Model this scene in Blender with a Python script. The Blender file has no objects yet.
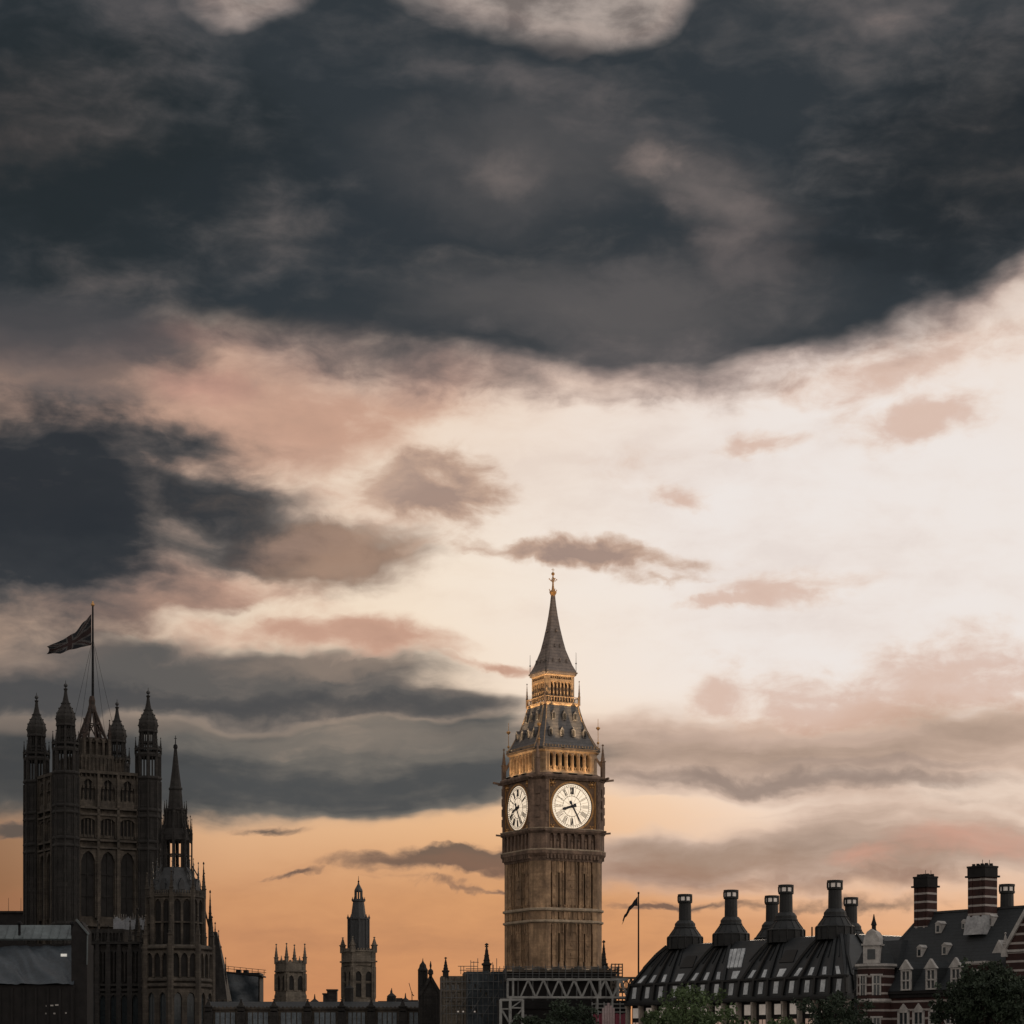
import bpy, bmesh, math, random
from math import pi, sin, cos, tan, atan2, radians, sqrt
from mathutils import Vector, Matrix

scene = bpy.context.scene
COL = scene.collection

# ------------------------------------------------------------------ camera
FPX = 2332.0          # focal length expressed in picture pixels (1024 wide)
EYE = 10.8            # eye height above the ground, m
HOR = 1065.0          # picture row of the horizon (the picture is a shifted, level view)
cam_d = bpy.data.cameras.new("camera")
cam_d.sensor_width = 36.0
cam_d.lens = 36.0 * FPX / 1024.0
cam_d.shift_y = (HOR - 512.0) / 1024.0
cam_d.clip_start = 1.0
cam_d.clip_end = 20000.0
cam = bpy.data.objects.new("camera", cam_d)
cam.location = (0, 0, EYE)
cam.rotation_euler = (radians(90), 0, 0)
COL.objects.link(cam)
scene.camera = cam

scene.view_settings.view_transform = 'Standard'
scene.view_settings.look = 'None'
scene.view_settings.exposure = 0.0
scene.view_settings.gamma = 1.0
scene.view_settings.use_curve_mapping = False
scene.cycles.max_bounces = 5
scene.cycles.diffuse_bounces = 2
scene.cycles.use_denoising = True

SUN_AZ, SUN_EL = radians(10.5), radians(10.0)

# ------------------------------------------------------------------ world
def srgb(r, g, b):
    f = lambda c: (c / 255.0) / 12.92 if c <= 10 else (((c / 255.0) + 0.055) / 1.055) ** 2.4
    return (f(r), f(g), f(b), 1.0)

def build_sky():
    w = bpy.data.worlds.new("World")
    scene.world = w
    w.use_nodes = True
    w.cycles.sampling_method = 'MANUAL'
    w.cycles.sample_map_resolution = 512
    nt = w.node_tree
    nt.nodes.clear()
    N, L = nt.nodes, nt.links

    def put(sock, v):
        if isinstance(v, (int, float, tuple, list)):
            sock.default_value = v
        else:
            L.new(v, sock)

    def m(op, a, b=0.0, c=0.0, clamp=False):
        n = N.new('ShaderNodeMath'); n.operation = op; n.use_clamp = clamp
        put(n.inputs[0], a); put(n.inputs[1], b); put(n.inputs[2], c)
        return n.outputs[0]

    def vm(op, a, b=(0, 0, 0), s=None):
        n = N.new('ShaderNodeVectorMath'); n.operation = op
        put(n.inputs[0], a); put(n.inputs[1], b)
        if s is not None:
            put(n.inputs['Scale'], s)
        return n.outputs[0]

    def step(x, lo, hi, o0=0.0, o1=1.0):
        n = N.new('ShaderNodeMapRange'); n.interpolation_type = 'SMOOTHSTEP'
        put(n.inputs[0], x); put(n.inputs[1], lo); put(n.inputs[2], hi)
        put(n.inputs[3], o0); put(n.inputs[4], o1)
        return n.outputs[0]

    def mix(f, a, b):
        n = N.new('ShaderNodeMix'); n.data_type = 'RGBA'; n.clamp_factor = True
        put(n.inputs[0], f); put(n.inputs[6], a); put(n.inputs[7], b)
        return n.outputs[2]

    def noise(v, sx, sy, detail=6, rough=0.55, off=(0, 0, 0), dist=0.0, lac=2.0):
        mp = N.new('ShaderNodeMapping'); mp.vector_type = 'POINT'
        put(mp.inputs[0], v)
        mp.inputs['Location'].default_value = off
        mp.inputs['Scale'].default_value = (1.0 / sx, 1.0 / sy, 1.0)
        n = N.new('ShaderNodeTexNoise'); n.noise_dimensions = '2D'
        L.new(mp.outputs[0], n.inputs['Vector'])
        n.inputs['Scale'].default_value = 1.0
        n.inputs['Detail'].default_value = detail
        n.inputs['Roughness'].default_value = rough
        n.inputs['Lacunarity'].default_value = lac
        n.inputs['Distortion'].default_value = dist
        return n.outputs[0], n.outputs[1]

    def D(px, py):                       # direction (azimuth, elevation) in milli-units
        x, z = (px - 512.0) / FPX, (HOR - py) / FPX
        return (math.atan2(x, 1.0) * FPX, math.atan2(z, sqrt(1 + x * x)) * FPX)

    def blobs(v, lst):
        tot = None
        for (px, py, rx, ry, rot, wt) in lst:
            mp = N.new('ShaderNodeMapping'); mp.vector_type = 'TEXTURE'
            put(mp.inputs[0], v)
            c = D(px, py)
            mp.inputs['Location'].default_value = (c[0], c[1], 0)
            mp.inputs['Rotation'].default_value = (0, 0, radians(rot))
            mp.inputs['Scale'].default_value = (rx, ry, 1.0)
            g = N.new('ShaderNodeTexGradient'); g.gradient_type = 'SPHERICAL'
            L.new(mp.outputs[0], g.inputs[0])
            t = m('MULTIPLY', g.outputs[1], wt)
            tot = t if tot is None else m('ADD', tot, t)
        return tot

    # direction -> angles about the viewer
    tc = N.new('ShaderNodeTexCoord')
    nrm = vm('NORMALIZE', tc.outputs['Generated'])
    sp = N.new('ShaderNodeSeparateXYZ'); L.new(nrm, sp.inputs[0])
    az = m('MULTIPLY', m('ARCTAN2', sp.outputs[0], sp.outputs[1]), FPX)
    el = m('MULTIPLY', m('ARCSINE', sp.outputs[2]), FPX)
    cb = N.new('ShaderNodeCombineXYZ'); L.new(az, cb.inputs[0]); L.new(el, cb.inputs[1])
    P = cb.outputs[0]

    # wind-warped coordinates
    def warp(v, sx, sy, ax, ay, detail, off):
        _, c = noise(v, sx, sy, detail, 0.55, off)
        d = vm('MULTIPLY', vm('SUBTRACT', c, (0.5, 0.5, 0.5)), (ax, ay, 0))
        return vm('ADD', v, d)
    W1 = warp(P, 210, 120, 90, 60, 4, (3.1, 7.7, 0))
    W2 = warp(W1, 60, 40, 26, 18, 5, (1.7, 2.3, 0))
    W2 = warp(W2, 14, 9, 9, 7, 3, (5.1, 0.3, 0))

    fb, _ = noise(W1, 240, 85, 5, 0.48, (11.2, 4.4, 0), 0.15)        # billowy
    fs, _ = noise(W1, 420, 60, 6, 0.55, (2.2, 9.1, 0))             # streaky
    ff, _ = noise(P, 62, 30, 6, 0.58, (6.3, 1.9, 0), 0.2)           # fine
    fl, _ = noise(P, 330, 170, 2, 0.5, (0.4, 0.9, 0))              # slow

    # ---- clear sky behind the clouds
    ns = N.new('ShaderNodeTexSky'); ns.sky_type = 'NISHITA'; ns.sun_disc = False
    ns.sun_elevation = SUN_EL; ns.sun_rotation = SUN_AZ
    ns.altitude = 20; ns.air_density = 1.6; ns.dust_density = 3.0
    nis = ns.outputs[0]

    ramp = N.new('ShaderNodeValToRGB')
    cr = ramp.color_ramp
    stops = SKY_RAMP
    lo, hi = -200.0, 1500.0
    while len(cr.elements) < len(stops):
        cr.elements.new(0.5)
    for e, (y, c) in zip(cr.elements, stops):
        e.position = ((HOR - y) - lo) / (hi - lo); e.color = srgb(*c)
    L.new(m('DIVIDE', m('SUBTRACT', el, lo), hi - lo), ramp.inputs[0])
    base = vm('ADD', vm('SCALE', ramp.outputs[0], s=0.93), vm('SCALE', nis, s=NISH))
    # brightness falls away from the hidden sun
    glow = blobs(W1, [(900, 560, 620, 430, -8, 1.0)])
    base = mix(m('MULTIPLY', step(glow, 0.0, 0.75), 0.97), base, srgb(238, 231, 227))
    glow2 = blobs(W1, [(760, 960, 420, 120, 0, 1.0)])
    base = mix(m('MULTIPLY', step(glow2, 0.0, 0.9), 0.35), base, srgb(214, 154, 110))
    dim = step(az, -540.0, -260.0)  # lens vignette at the left edge put into the sky colour
    base = mix(dim, mix(0.7, base, srgb(98, 64, 40)), base)

    col = base
    for lay in SKY_LAYERS:
        v = {'P': P, 'W1': W1, 'W2': W2}[lay['v']]
        mass = blobs(v, lay['blobs'])
        if lay.get('hole'):
            mass = m('SUBTRACT', mass, blobs(v, lay['hole']))
        if lay.get('cap'):
            mass = m('MINIMUM', mass, lay['cap'])
        n_ = {'b': fb, 's': fs, 'f': ff, 'l': fl}
        d = mass
        here = step(mass, 0.0, 0.3)
        for k, amp in lay['noise'].items():
            d = m('MULTIPLY_ADD', m('MULTIPLY', m('SUBTRACT', n_[k], 0.5), here), amp, d)
        a = m('MULTIPLY', step(d, lay['t'][0], lay['t'][1]), lay.get('alpha', 1.0))
        # shade: thin margins pass the light, thick cores are dark
        s = d
        for k, amp in lay.get('shade', {}).items():
            s = m('MULTIPLY_ADD', m('SUBTRACT', n_[k], 0.5), amp, s)
        s = m('MULTIPLY', s, lay.get('gain', 1.0))
        cr_ = N.new('ShaderNodeValToRGB')
        c_ = cr_.color_ramp
        st = lay['ramp']
        while len(c_.elements) < len(st):
            c_.elements.new(0.5)
        for e, (pos, c) in zip(c_.elements, st):
            e.position = pos; e.color = srgb(*c)
        L.new(s, cr_.inputs[0])
        cc = cr_.outputs[0]
        for (bl, amt, tint) in lay.get('tints', []):
            bb = blobs(W2, bl)
            tb = m('MULTIPLY_ADD', m('SUBTRACT', fb, 0.5), .9, m('MULTIPLY_ADD', m('SUBTRACT', ff, 0.5), 0.9, bb))
            cc = mix(m('MULTIPLY', m('MULTIPLY', step(tb, -0.1, 1.05), step(bb, 0.0, 0.45)), amt), cc, srgb(*tint))
        col = mix(a, col, cc)

    # unseen deck overhead and behind, brightened and weighted rightwards to light the facing walls
    back = m('ABSOLUTE', m('ARCTAN2', sp.outputs[0], sp.outputs[1]))
    bk = m('MAXIMUM', step(back, 0.35, 1.3), step(el, 1700.0, 2900.0))
    deck = mix(step(fl, 0.35, 0.65), srgb(*BACK_A), srgb(*BACK_B))
    deck = mix(step(el, 2600.0, 500.0, 0.0, 0.6), deck, srgb(*BACK_LOW))
    col = mix(bk, col, vm('SCALE', deck, s=m('MULTIPLY', m('MULTIPLY_ADD', sp.outputs[0], 0.55, 1.0), BACK_GAIN)))
    bg = N.new('ShaderNodeBackground')
    fin = col
    L.new(fin, bg.inputs['Color'])
    bg.inputs['Strength'].default_value = 1.0
    out = N.new('ShaderNodeOutputWorld')
    L.new(bg.outputs[0], out.inputs['Surface'])

NISH = 0.004
BACK_GAIN = 1.4
BACK_A, BACK_B, BACK_LOW = (146, 149, 152), (190, 187, 184), (204, 188, 172)
SKY_RAMP = [(1090, (176, 112, 78)), (1000, (196, 132, 92)), (900, (196, 140, 102)),
            (800, (222, 180, 144)), (700, (236, 216, 194)), (560, (240, 226, 208)),
            (380, (228, 202, 182)), (200, (176, 160, 152)), (0, (172, 162, 157))]
SKY_LAYERS = [
  # thin high cloud seen through the holes in the deck
  dict(v='W2', gain=.6, noise={'b': 1.2, 'f': 1.8}, t=(0.1, 1.3), shade={'f': 1.2}, alpha=.9,
       blobs=[(530, -40, 420, 190, 0, 1.2), (250, -30, 200, 120, 0, 1.0)],
       ramp=[(0.0, (172, 161, 156)), (0.5, (146, 136, 131)), (1.0, (104, 97, 95))]),
  # low stratus, right: two banks with a bright slit between
  dict(v='W1', gain=.6, noise={'s': 0.9, 'f': 0.3}, t=(-0.05, 0.9), shade={'s': 1.6, 'b': 0.3, 'f': 0.3}, cap=1.0,
       blobs=[(800, 758, 430, 66, 0, 1.2), (1000, 770, 330, 75, 0, .9), (660, 762, 170, 52, 0, .9), (560, 750, 150, 36, 0, .7),
              (800, 853, 300, 44, 2, 1.2), (980, 845, 230, 60, 0, .9), (650, 856, 120, 28, 0, .9)],
       hole=[(670, 812, 150, 9, 2, .9)],
       ramp=[(0.0, (230, 208, 190)), (0.3, (214, 188, 170)), (0.6, (188, 163, 146)), (1.0, (158, 136, 121))],
       tints=[([(970, 842, 130, 28, 0, .8), (855, 860, 50, 14, 0, .8)], 0.6, (220, 162, 140)), ([(760, 784, 360, 16, 0, 1.3)], .8, (140, 123, 114)), ([(900, 765, 200, 8, 0, .9)], .6, (158, 138, 127)), ([(820, 880, 240, 10, 0, .9)], .6, (146, 120, 106)), ([(680, 740, 90, 12, 0, .8), (960, 800, 120, 8, 0, .8)], .5, (170, 148, 134)), ([(690, 856, 150, 26, 0, 1.0)], .7, (156, 130, 112)),
              ([(800, 735, 200, 22, 0, .8)], .5, (214, 186, 170))]),
  # low stratus, left
  dict(v='W1', noise={'s': 0.8, 'f': 0.3}, t=(-0.02, 0.7), shade={'s': 0.9, 'b': 0.3, 'f': 0.25}, cap=0.9,
       blobs=[(170, 755, 420, 78, 0, 1.4), (420, 760, 230, 66, 0, 1.1), (60, 760, 250, 80, 0, .8), (400, 800, 160, 20, 0, .5), (160, 716, 420, 26, 0, 1.1)],
       ramp=[(0.0, (190, 162, 138)), (0.3, (150, 134, 120)), (0.6, (108, 104, 98)), (1.0, (74, 77, 78))],
       tints=[([(40, 775, 260, 100, 0, 1.2)], 0.8, (54, 59, 62)), ([(320, 785, 260, 26, 0, 1.1)], .75, (70, 74, 76)), ([(380, 735, 190, 24, 0, .9)], .55, (140, 128, 116)), ([(170, 740, 130, 22, 0, .7)], .4, (104, 101, 97))]),
  # thin bars over the orange band
  dict(v='W2', noise={'f': 1.1, 's': .6}, t=(0.05, 1.0), shade={'f': 0.4}, alpha=0.9,
       blobs=[(415, 862, 120, 15, 3, 1.4), (470, 857, 60, 15, 0, .9), (290, 876, 45, 5, 0, 1.0), (430, 880, 90, 5, 0, .6), (500, 882, 60, 4, 0, .8),
              (700, 903, 110, 8, 0, .9), (850, 898, 150, 12, 0, 1.0), (10, 828, 34, 11, 0, 1.4), (270, 826, 55, 7, 0, 1.0), (650, 905, 60, 5, 0, .8), (560, 900, 60, 4, 0, .6)],
       ramp=[(0.0, (178, 136, 110)), (0.5, (118, 99, 88)), (1.0, (82, 76, 72))]),
  # left: lens of grey with a dark underside above the low band
  dict(v='W1', noise={'s': .8, 'f': .35}, t=(-0.02, 0.8), shade={'s': .6, 'f': .3}, cap=1.0,
       blobs=[(290, 680, 240, 48, 0, 1.3), (80, 680, 260, 60, 0, 1.3), (420, 705, 150, 16, 0, .9), (200, 700, 420, 24, 0, .8)],
       ramp=[(0.0, (206, 176, 152)), (0.3, (165, 145, 129)), (0.6, (124, 114, 106)), (1.0, (92, 90, 88))],
       tints=[([(200, 702, 420, 18, 0, 1.3), (30, 690, 160, 34, 0, 1.0)], .85, (66, 69, 72)), ([(320, 664, 150, 18, 0, 1.0)], .6, (152, 134, 120))]),
  # left: pinkish veil lit from the side
  dict(v='W2', gain=.6, noise={'b': .6, 'f': 0.7}, t=(-0.05, 1.0), shade={'b': .6, 'f': .6}, cap=1.1,
       blobs=[(210, 405, 260, 100, 8, 1.4), (60, 350, 240, 90, 0, 1.4), (150, 590, 260, 66, 0, 1.3), (340, 450, 130, 70, 0, .7), (370, 640, 130, 24, -3, 1.4), (445, 385, 80, 46, 0, 1.0), (500, 662, 64, 9, 0, 1.2), (380, 530, 120, 40, 0, .5)],
       hole=[(230, 612, 90, 16, 8, .7), (130, 645, 60, 12, 0, .5)],
       ramp=[(0.0, (230, 204, 182)), (0.3, (212, 176, 154)), (0.6, (198, 158, 137)), (1.0, (182, 144, 125))],
       tints=[([(40, 335, 210, 80, 0, 2.2)], .95, (74, 73, 76)), ([(40, 610, 170, 70, 0, 1.8)], .9, (90, 78, 74)), ([(200, 385, 90, 28, 0, .9), (190, 325, 60, 22, 0, .9)], .6, (204, 150, 134)),
              ([(200, 600, 130, 26, 0, .8)], .5, (140, 116, 104)), ([(130, 330, 80, 26, 0, .8)], .5, (120, 96, 92))]),
  # left: grey-mauve skirts of the dark heap
  dict(v='W2', gain=.8, noise={'b': .7, 's': .8, 'f': .5}, t=(-.05, 1.1), shade={'s': .7, 'f': .4}, cap=1.0, alpha=.85,
       blobs=[(90, 465, 330, 110, 0, 1.3), (40, 570, 260, 70, 0, 1.1), (240, 520, 130, 50, 0, .8)],
       ramp=[(0.0, (206, 170, 150)), (0.35, (168, 138, 124)), (0.7, (120, 105, 100)), (1.0, (88, 84, 84))]),
  # left: dark heap and its neighbours
  dict(v='W2', noise={'b': 0.6, 's': .5, 'f': 0.35}, t=(0.0, 1.0), shade={'b': 0.6, 'f': 0.25, 's': .7}, cap=1.05,
       blobs=[(10, 470, 330, 118, 0, 1.4), (-40, 570, 230, 110, 0, 1.4), (350, 562, 120, 44, 4, 1.5), (270, 545, 100, 32, 0, 1.0), (250, 495, 100, 36, 0, .8), (200, 440, 120, 30, 0, .5)],
       ramp=[(0.0, (206, 168, 148)), (0.25, (172, 142, 124)), (0.5, (126, 109, 101)), (0.75, (82, 80, 80)), (1.0, (50, 55, 60))],
       tints=[([(-20, 485, 340, 120, 0, 1.2)], 0.65, (32, 39, 46)), ([(345, 560, 130, 46, 0, 1.4)], .9, (164, 134, 115)), ([(320, 545, 80, 16, 0, .8)], .5, (134, 112, 102)), ([(90, 385, 160, 24, 0, .9)], .6, (86, 86, 88)), ([(270, 545, 70, 26, 0, .8)], .5, (132, 110, 101))]),
  # small scattered clouds in the bright gap
  dict(v='W2', gain=.6, noise={'b': 0.7, 'f': 1.7}, t=(0.05, 1.2), shade={'f': 1.0, 'b': .6}, alpha=0.95,
       blobs=[(468, 482, 76, 54, -15, 1.6), (420, 508, 80, 28, -24, 1.3), (405, 470, 56, 26, 0, .8), (575, 558, 210, 14, -1, 1.4), (560, 552, 80, 14, 0, .6), (645, 577, 66, 11, 0, 1.1), (470, 500, 60, 24, 0, .7)],
       ramp=[(0.0, (234, 214, 196)), (0.35, (208, 180, 160)), (.7, (182, 152, 134)), (1.0, (150, 126, 116))]),
  dict(v='W2', noise={'b': 0.7, 'f': 1.7}, t=(0.05, 1.3), shade={'f': 0.5}, alpha=0.7,
       blobs=[(770, 440, 58, 20, 5, 1.5), (955, 408, 76, 38, 0, 1.3), (890, 425, 70, 36, 0, 1.0), (790, 590, 120, 28, 4, 1.4), (700, 603, 80, 10, 0, 1.1),
              (720, 690, 54, 46, 0, 1.1), (800, 712, 110, 34, 0, 1.0), (920, 690, 170, 54, 0, 1.0), (700, 500, 58, 14, 0, 1.1), (1000, 660, 120, 60, 0, .9), (980, 335, 170, 44, 14, 1.0), (850, 372, 130, 32, 10, .9), (640, 470, 120, 40, 0, .4), (370, 490, 90, 60, 0, .5)],
       ramp=[(0.0, (236, 216, 198)), (0.5, (226, 196, 174)), (1.0, (208, 170, 150))]),
  # faint veils over the bright gap and the orange band
  dict(v='W1', noise={'s': 1.1, 'f': 1.1}, t=(0.05, 1.0), shade={'f': .5}, alpha=.2,
       blobs=[(620, 470, 560, 210, 0, .8), (880, 640, 300, 120, 0, .6)],
       ramp=[(0.0, (232, 208, 186)), (0.5, (220, 188, 164)), (1.0, (198, 164, 144))]),
  dict(v='W1', noise={'s': 1.6, 'f': .5}, t=(0.1, 1.0), shade={'f': .4}, alpha=.38,
       blobs=[(512, 935, 900, 110, 0, .8)],
       ramp=[(0.0, (206, 146, 104)), (0.5, (178, 122, 90)), (1.0, (150, 106, 84))]),
  # lit brown fringe hanging under the dark mass and round the left heap
  dict(v='W2', gain=.8, noise={'b': .9, 'f': .9, 's': .4}, t=(-.05, 1.15), shade={'f': .6, 'b': .4}, cap=1.0, alpha=.8,
       blobs=[(620, 345, 260, 70, 0, 1.3), (880, 305, 260, 62, 13, 1.3), (330, 345, 200, 52, -6, 1.1), (480, 385, 110, 36, 0, .8), (610, 385, 90, 30, 0, .7), (1010, 255, 120, 70, 14, 1.0)],
       ramp=[(0.0, (226, 198, 178)), (0.35, (192, 164, 150)), (0.7, (146, 124, 117)), (1.0, (110, 99, 97))]),
  # the great dark mass above
  dict(v='W1', noise={'b': 0.4, 'l': 0.15, 'f': 0.22}, t=(-0.05, 1.0), shade={'l': 0.25, 'b': 0.55, 's': .45, 'f': .14}, cap=.95,
       blobs=[(120, 105, 640, 262, -8, 1.7), (600, 185, 520, 196, 0, 1.6), (1010, 90, 440, 240, 14, 1.7), (560, 40, 600, 150, 0, .6), (610, 335, 240, 54, 0, .8), (800, 295, 160, 50, 8, .3), (30, 300, 190, 74, 0, .8), (880, 262, 270, 70, 13, .5)],
       hole=[(525, -12, 180, 105, 5, 1.35), (615, 5, 80, 50, 0, .5), (250, -5, 80, 44, 0, 1.3)],
       ramp=[(0.0, (220, 190, 172)), (0.15, (170, 146, 136)), (0.35, (122, 108, 105)), (0.6, (84, 82, 84)), (0.85, (60, 64, 68)), (1.0, (50, 56, 61))],
       tints=[([(520, 165, 210, 80, 0, .9)], 0.5, (104, 99, 98)), ([(620, 305, 300, 66, 0, 1.0)], 0.65, (104, 99, 98)), ([(740, 235, 100, 66, -30, .8)], 0.5, (104, 96, 95)),
              ([(715, 200, 120, 56, -24, .8)], 0.6, (132, 121, 117)), ([(655, 165, 50, 34, 0, .8)], 0.5, (160, 142, 134)), ([(505, 172, 90, 28, 0, .7)], .5, (132, 120, 115)),
              ([(60, 150, 340, 160, 0, 1.3)], 0.72, (32, 39, 42)), ([(1000, 160, 270, 140, 10, 1.3)], .72, (33, 38, 42)), ([(310, 220, 260, 90, 0, .9)], .4, (46, 52, 58)), ([(330, 330, 120, 26, 0, .8)], .4, (70, 70, 73)),
              ([(552, 40, 50, 26, 0, 1.0)], .6, (104, 97, 95)), ([(30, 335, 220, 60, 0, 1.3)], .75, (78, 76, 78))]),
]
build_sky()

# ------------------------------------------------------------------ sun
sd = bpy.data.lights.new("sun", 'SUN')
sd.energy = 0.5
sd.angle = radians(12)
sd.color = (1.0, 0.80, 0.60)
so = bpy.data.objects.new("sun", sd)
COL.objects.link(so)
dirv = Vector((sin(SUN_AZ) * cos(SUN_EL), cos(SUN_AZ) * cos(SUN_EL), sin(SUN_EL)))
so.rotation_euler = dirv.to_track_quat('Z', 'Y').to_euler()
so.location = dirv * 3000

# ------------------------------------------------------------------ helpers
def PX(px, d):            # sideways position of a point seen in column px at distance d
    return (px - 512.0) / FPX * d
def PZ(py, d):            # its height above the ground
    return EYE + (HOR - py) / FPX * d

class MB:
    """collects boxes, bars and lofts, then links them as ONE mesh object"""
    def __init__(self):
        self.v, self.f, self.mi = [], [], []
        self.M = Matrix.Identity(4)
        self.cur = 0
    def add(self, pts, faces):
        o = len(self.v)
        M = self.M
        self.v.extend([tuple(M @ Vector(p)) for p in pts])
        for f in faces:
            self.f.append([i + o for i in f]); self.mi.append(self.cur)
        return self
    def box(self, x0, x1, y0, y1, z0, z1):
        p = [(x0,y0,z0),(x1,y0,z0),(x1,y1,z0),(x0,y1,z0),(x0,y0,z1),(x1,y0,z1),(x1,y1,z1),(x0,y1,z1)]
        return self.add(p, [(0,3,2,1),(4,5,6,7),(0,1,5,4),(1,2,6,5),(2,3,7,6),(3,0,4,7)])
    def loft(self, rings, bot=True, top=True):
        n = len(rings[0]); p = [q for r in rings for q in r]; f = []
        for k in range(len(rings) - 1):
            for i in range(n):
                j = (i + 1) % n
                f.append((k*n+i, k*n+j, (k+1)*n+j, (k+1)*n+i))
        if bot: f.append(tuple(reversed(range(n))))
        if top: f.append(tuple((len(rings)-1)*n + i for i in range(n)))
        return self.add(p, f)
    def prism(self, poly, z0, z1):
        return self.loft([[(x,y,z0) for x,y in poly], [(x,y,z1) for x,y in poly]])
    def bar(self, a, b, w, h=None):
        h = h or w
        a, b = Vector(a), Vector(b); d = (b - a)
        if d.length < 1e-6: return self
        d.normalize()
        up = Vector((0,0,1)) if abs(d.z) < 0.95 else Vector((0,1,0))
        s = d.cross(up).normalized(); t = s.cross(d).normalized()
        s *= w/2; t *= h/2
        return self.loft([[a-s-t, a+s-t, a+s+t, a-s+t], [b-s-t, b+s-t, b+s+t, b-s+t]])
    def tube(self, a, b, r0, r1=None, n=8):
        r1 = r0 if r1 is None else r1
        a, b = Vector(a), Vector(b); d = (b - a).normalized()
        up = Vector((0,0,1)) if abs(d.z) < 0.95 else Vector((0,1,0))
        s = d.cross(up).normalized(); t = s.cross(d).normalized()
        R = lambda c, r: [c + s*(r*cos(2*pi*i/n)) + t*(r*sin(2*pi*i/n)) for i in range(n)]
        return self.loft([R(a, r0), R(b, r1)])
    def lathe(self, cx, cy, prof, n=8, rot=None):
        rot = pi/n if rot is None else rot
        return self.loft([ngon(cx, cy, max(r, .004), z, n, rot) for r, z in prof])
    def ball(self, c, r, n=8):
        pr = [(r*sin(pi*k/6), c[2]-r*cos(pi*k/6)) for k in range(7)]
        return self.lathe(c[0], c[1], pr, n)
    def pinnacle(self, x, y, z0, z1, w, shaft=0.45):
        zs = z0 + (z1 - z0)*shaft; h = w/2
        sq = lambda q, z: [(x-q,y-q,z),(x+q,y-q,z),(x+q,y+q,z),(x-q,y+q,z)]
        L = z1 - zs
        self.loft([sq(h,z0), sq(h,zs-.1*w), sq(h*1.3,zs), sq(h*1.3,zs+.2*w), sq(h*.85,zs+.25*w),
                   sq(h*.16,z1-.12*L), sq(h*.5,z1-.09*L), sq(h*.45,z1-.05*L), sq(h*.06,z1)])
        for k in range(1, 4):           # crockets
            t = k/4.2; q = h*(.85*(1-t)+.16*t)*1.12; z = zs + L*t*.9
            self.loft([sq(q*.8,z-.05*L), sq(q*1.18,z), sq(q*.8,z+.035*L)])
        return self
    def arcade(self, u0, u1, z0, z1, n, pw, y_in, y_out, rise=0.8, head=0.0, piers=True, ends=True):
        """n pointed openings between piers on a face whose outside is -y"""
        bay = (u1-u0)/n; w = bay - pw
        if piers:
            for i in range(n+1):
                if not ends and i in (0, n): continue
                c = u0 + i*bay
                a, b = c-pw/2, c+pw/2
                self.box(a, b, y_out, y_in, z0, z1)
        K = 6
        zs = z1 - head - .866*w*rise
        for i in range(n):
            c = u0 + (i+.5)*bay
            us = [c + w/2*(-1 + 2*k/K) for k in range(K+1)]
            hz = [zs + rise*sqrt(max(0, w*w - (abs(u-c)+w/2)**2)) for u in us]
            for k in range(K):
                p = []
                for y in (y_out, y_in):
                    p += [(us[k],y,hz[k]),(us[k+1],y,hz[k+1]),(us[k+1],y,z1),(us[k],y,z1)]
                self.add(p, [(0,1,2,3),(7,6,5,4),(4,5,1,0),(3,2,6,7)])
        return self
    def sides(self, ks=(0,1,2,3)):
        base = self.M.copy()
        for k in ks:
            self.M = base @ Matrix.Rotation(k*pi/2, 4, 'Z')
            yield k
        self.M = base
    def build(self, name, mats, parent=None, smooth=False):
        me = bpy.data.meshes.new(name)
        me.from_pydata(self.v, [], self.f)
        mats = mats if isinstance(mats, (list, tuple)) else [mats]
        for mt in mats: me.materials.append(mt)
        if len(mats) > 1: me.polygons.foreach_set('material_index', self.mi)
        bm = bmesh.new(); bm.from_mesh(me)
        bmesh.ops.recalc_face_normals(bm, faces=bm.faces)
        bm.to_mesh(me); bm.free()
        if smooth: me.polygons.foreach_set('use_smooth', [True]*len(me.polygons))
        o = bpy.data.objects.new(name, me)
        COL.objects.link(o)
        if parent is not None: o.parent = parent
        return o

def ngon(cx, cy, r, z, n=8, rot=None):
    rot = pi/n if rot is None else rot
    return [(cx + r*cos(rot+2*pi*i/n), cy + r*sin(rot+2*pi*i/n), z) for i in range(n)]
def cham(W, leg, z):
    h = W/2; q = h - leg
    return [(-q,-h,z),(q,-h,z),(h,-q,z),(h,q,z),(q,h,z),(-q,h,z),(-h,q,z),(-h,-q,z)]
def rect(x0, x1, y0, y1, z):
    return [(x0,y0,z),(x1,y0,z),(x1,y1,z),(x0,y1,z)]

def tag(o, label=None, cat=None, group=None, kind=None):
    if label: o['label'] = label
    if cat: o['category'] = cat
    if group: o['group'] = group
    if kind: o['kind'] = kind
    return o
def thing(name, label, cat, loc, rz=0.0, group=None):
    o = bpy.data.objects.new(name, None)
    o.empty_display_size = 2
    o.location = loc; o.rotation_euler = (0, 0, rz)
    COL.objects.link(o)
    return tag(o, label, cat, group)
def copy_part(o, loc=None, rz=None, parent=None):
    c = o.copy(); COL.objects.link(c)
    c.parent = parent or o.parent
    if loc is not None: c.location = loc
    if rz is not None: c.rotation_euler = (0, 0, rz)
    for ch in [k for k in bpy.data.objects if k.parent == o]:
        g = ch.copy(); COL.objects.link(g); g.parent = c
    return c

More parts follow.
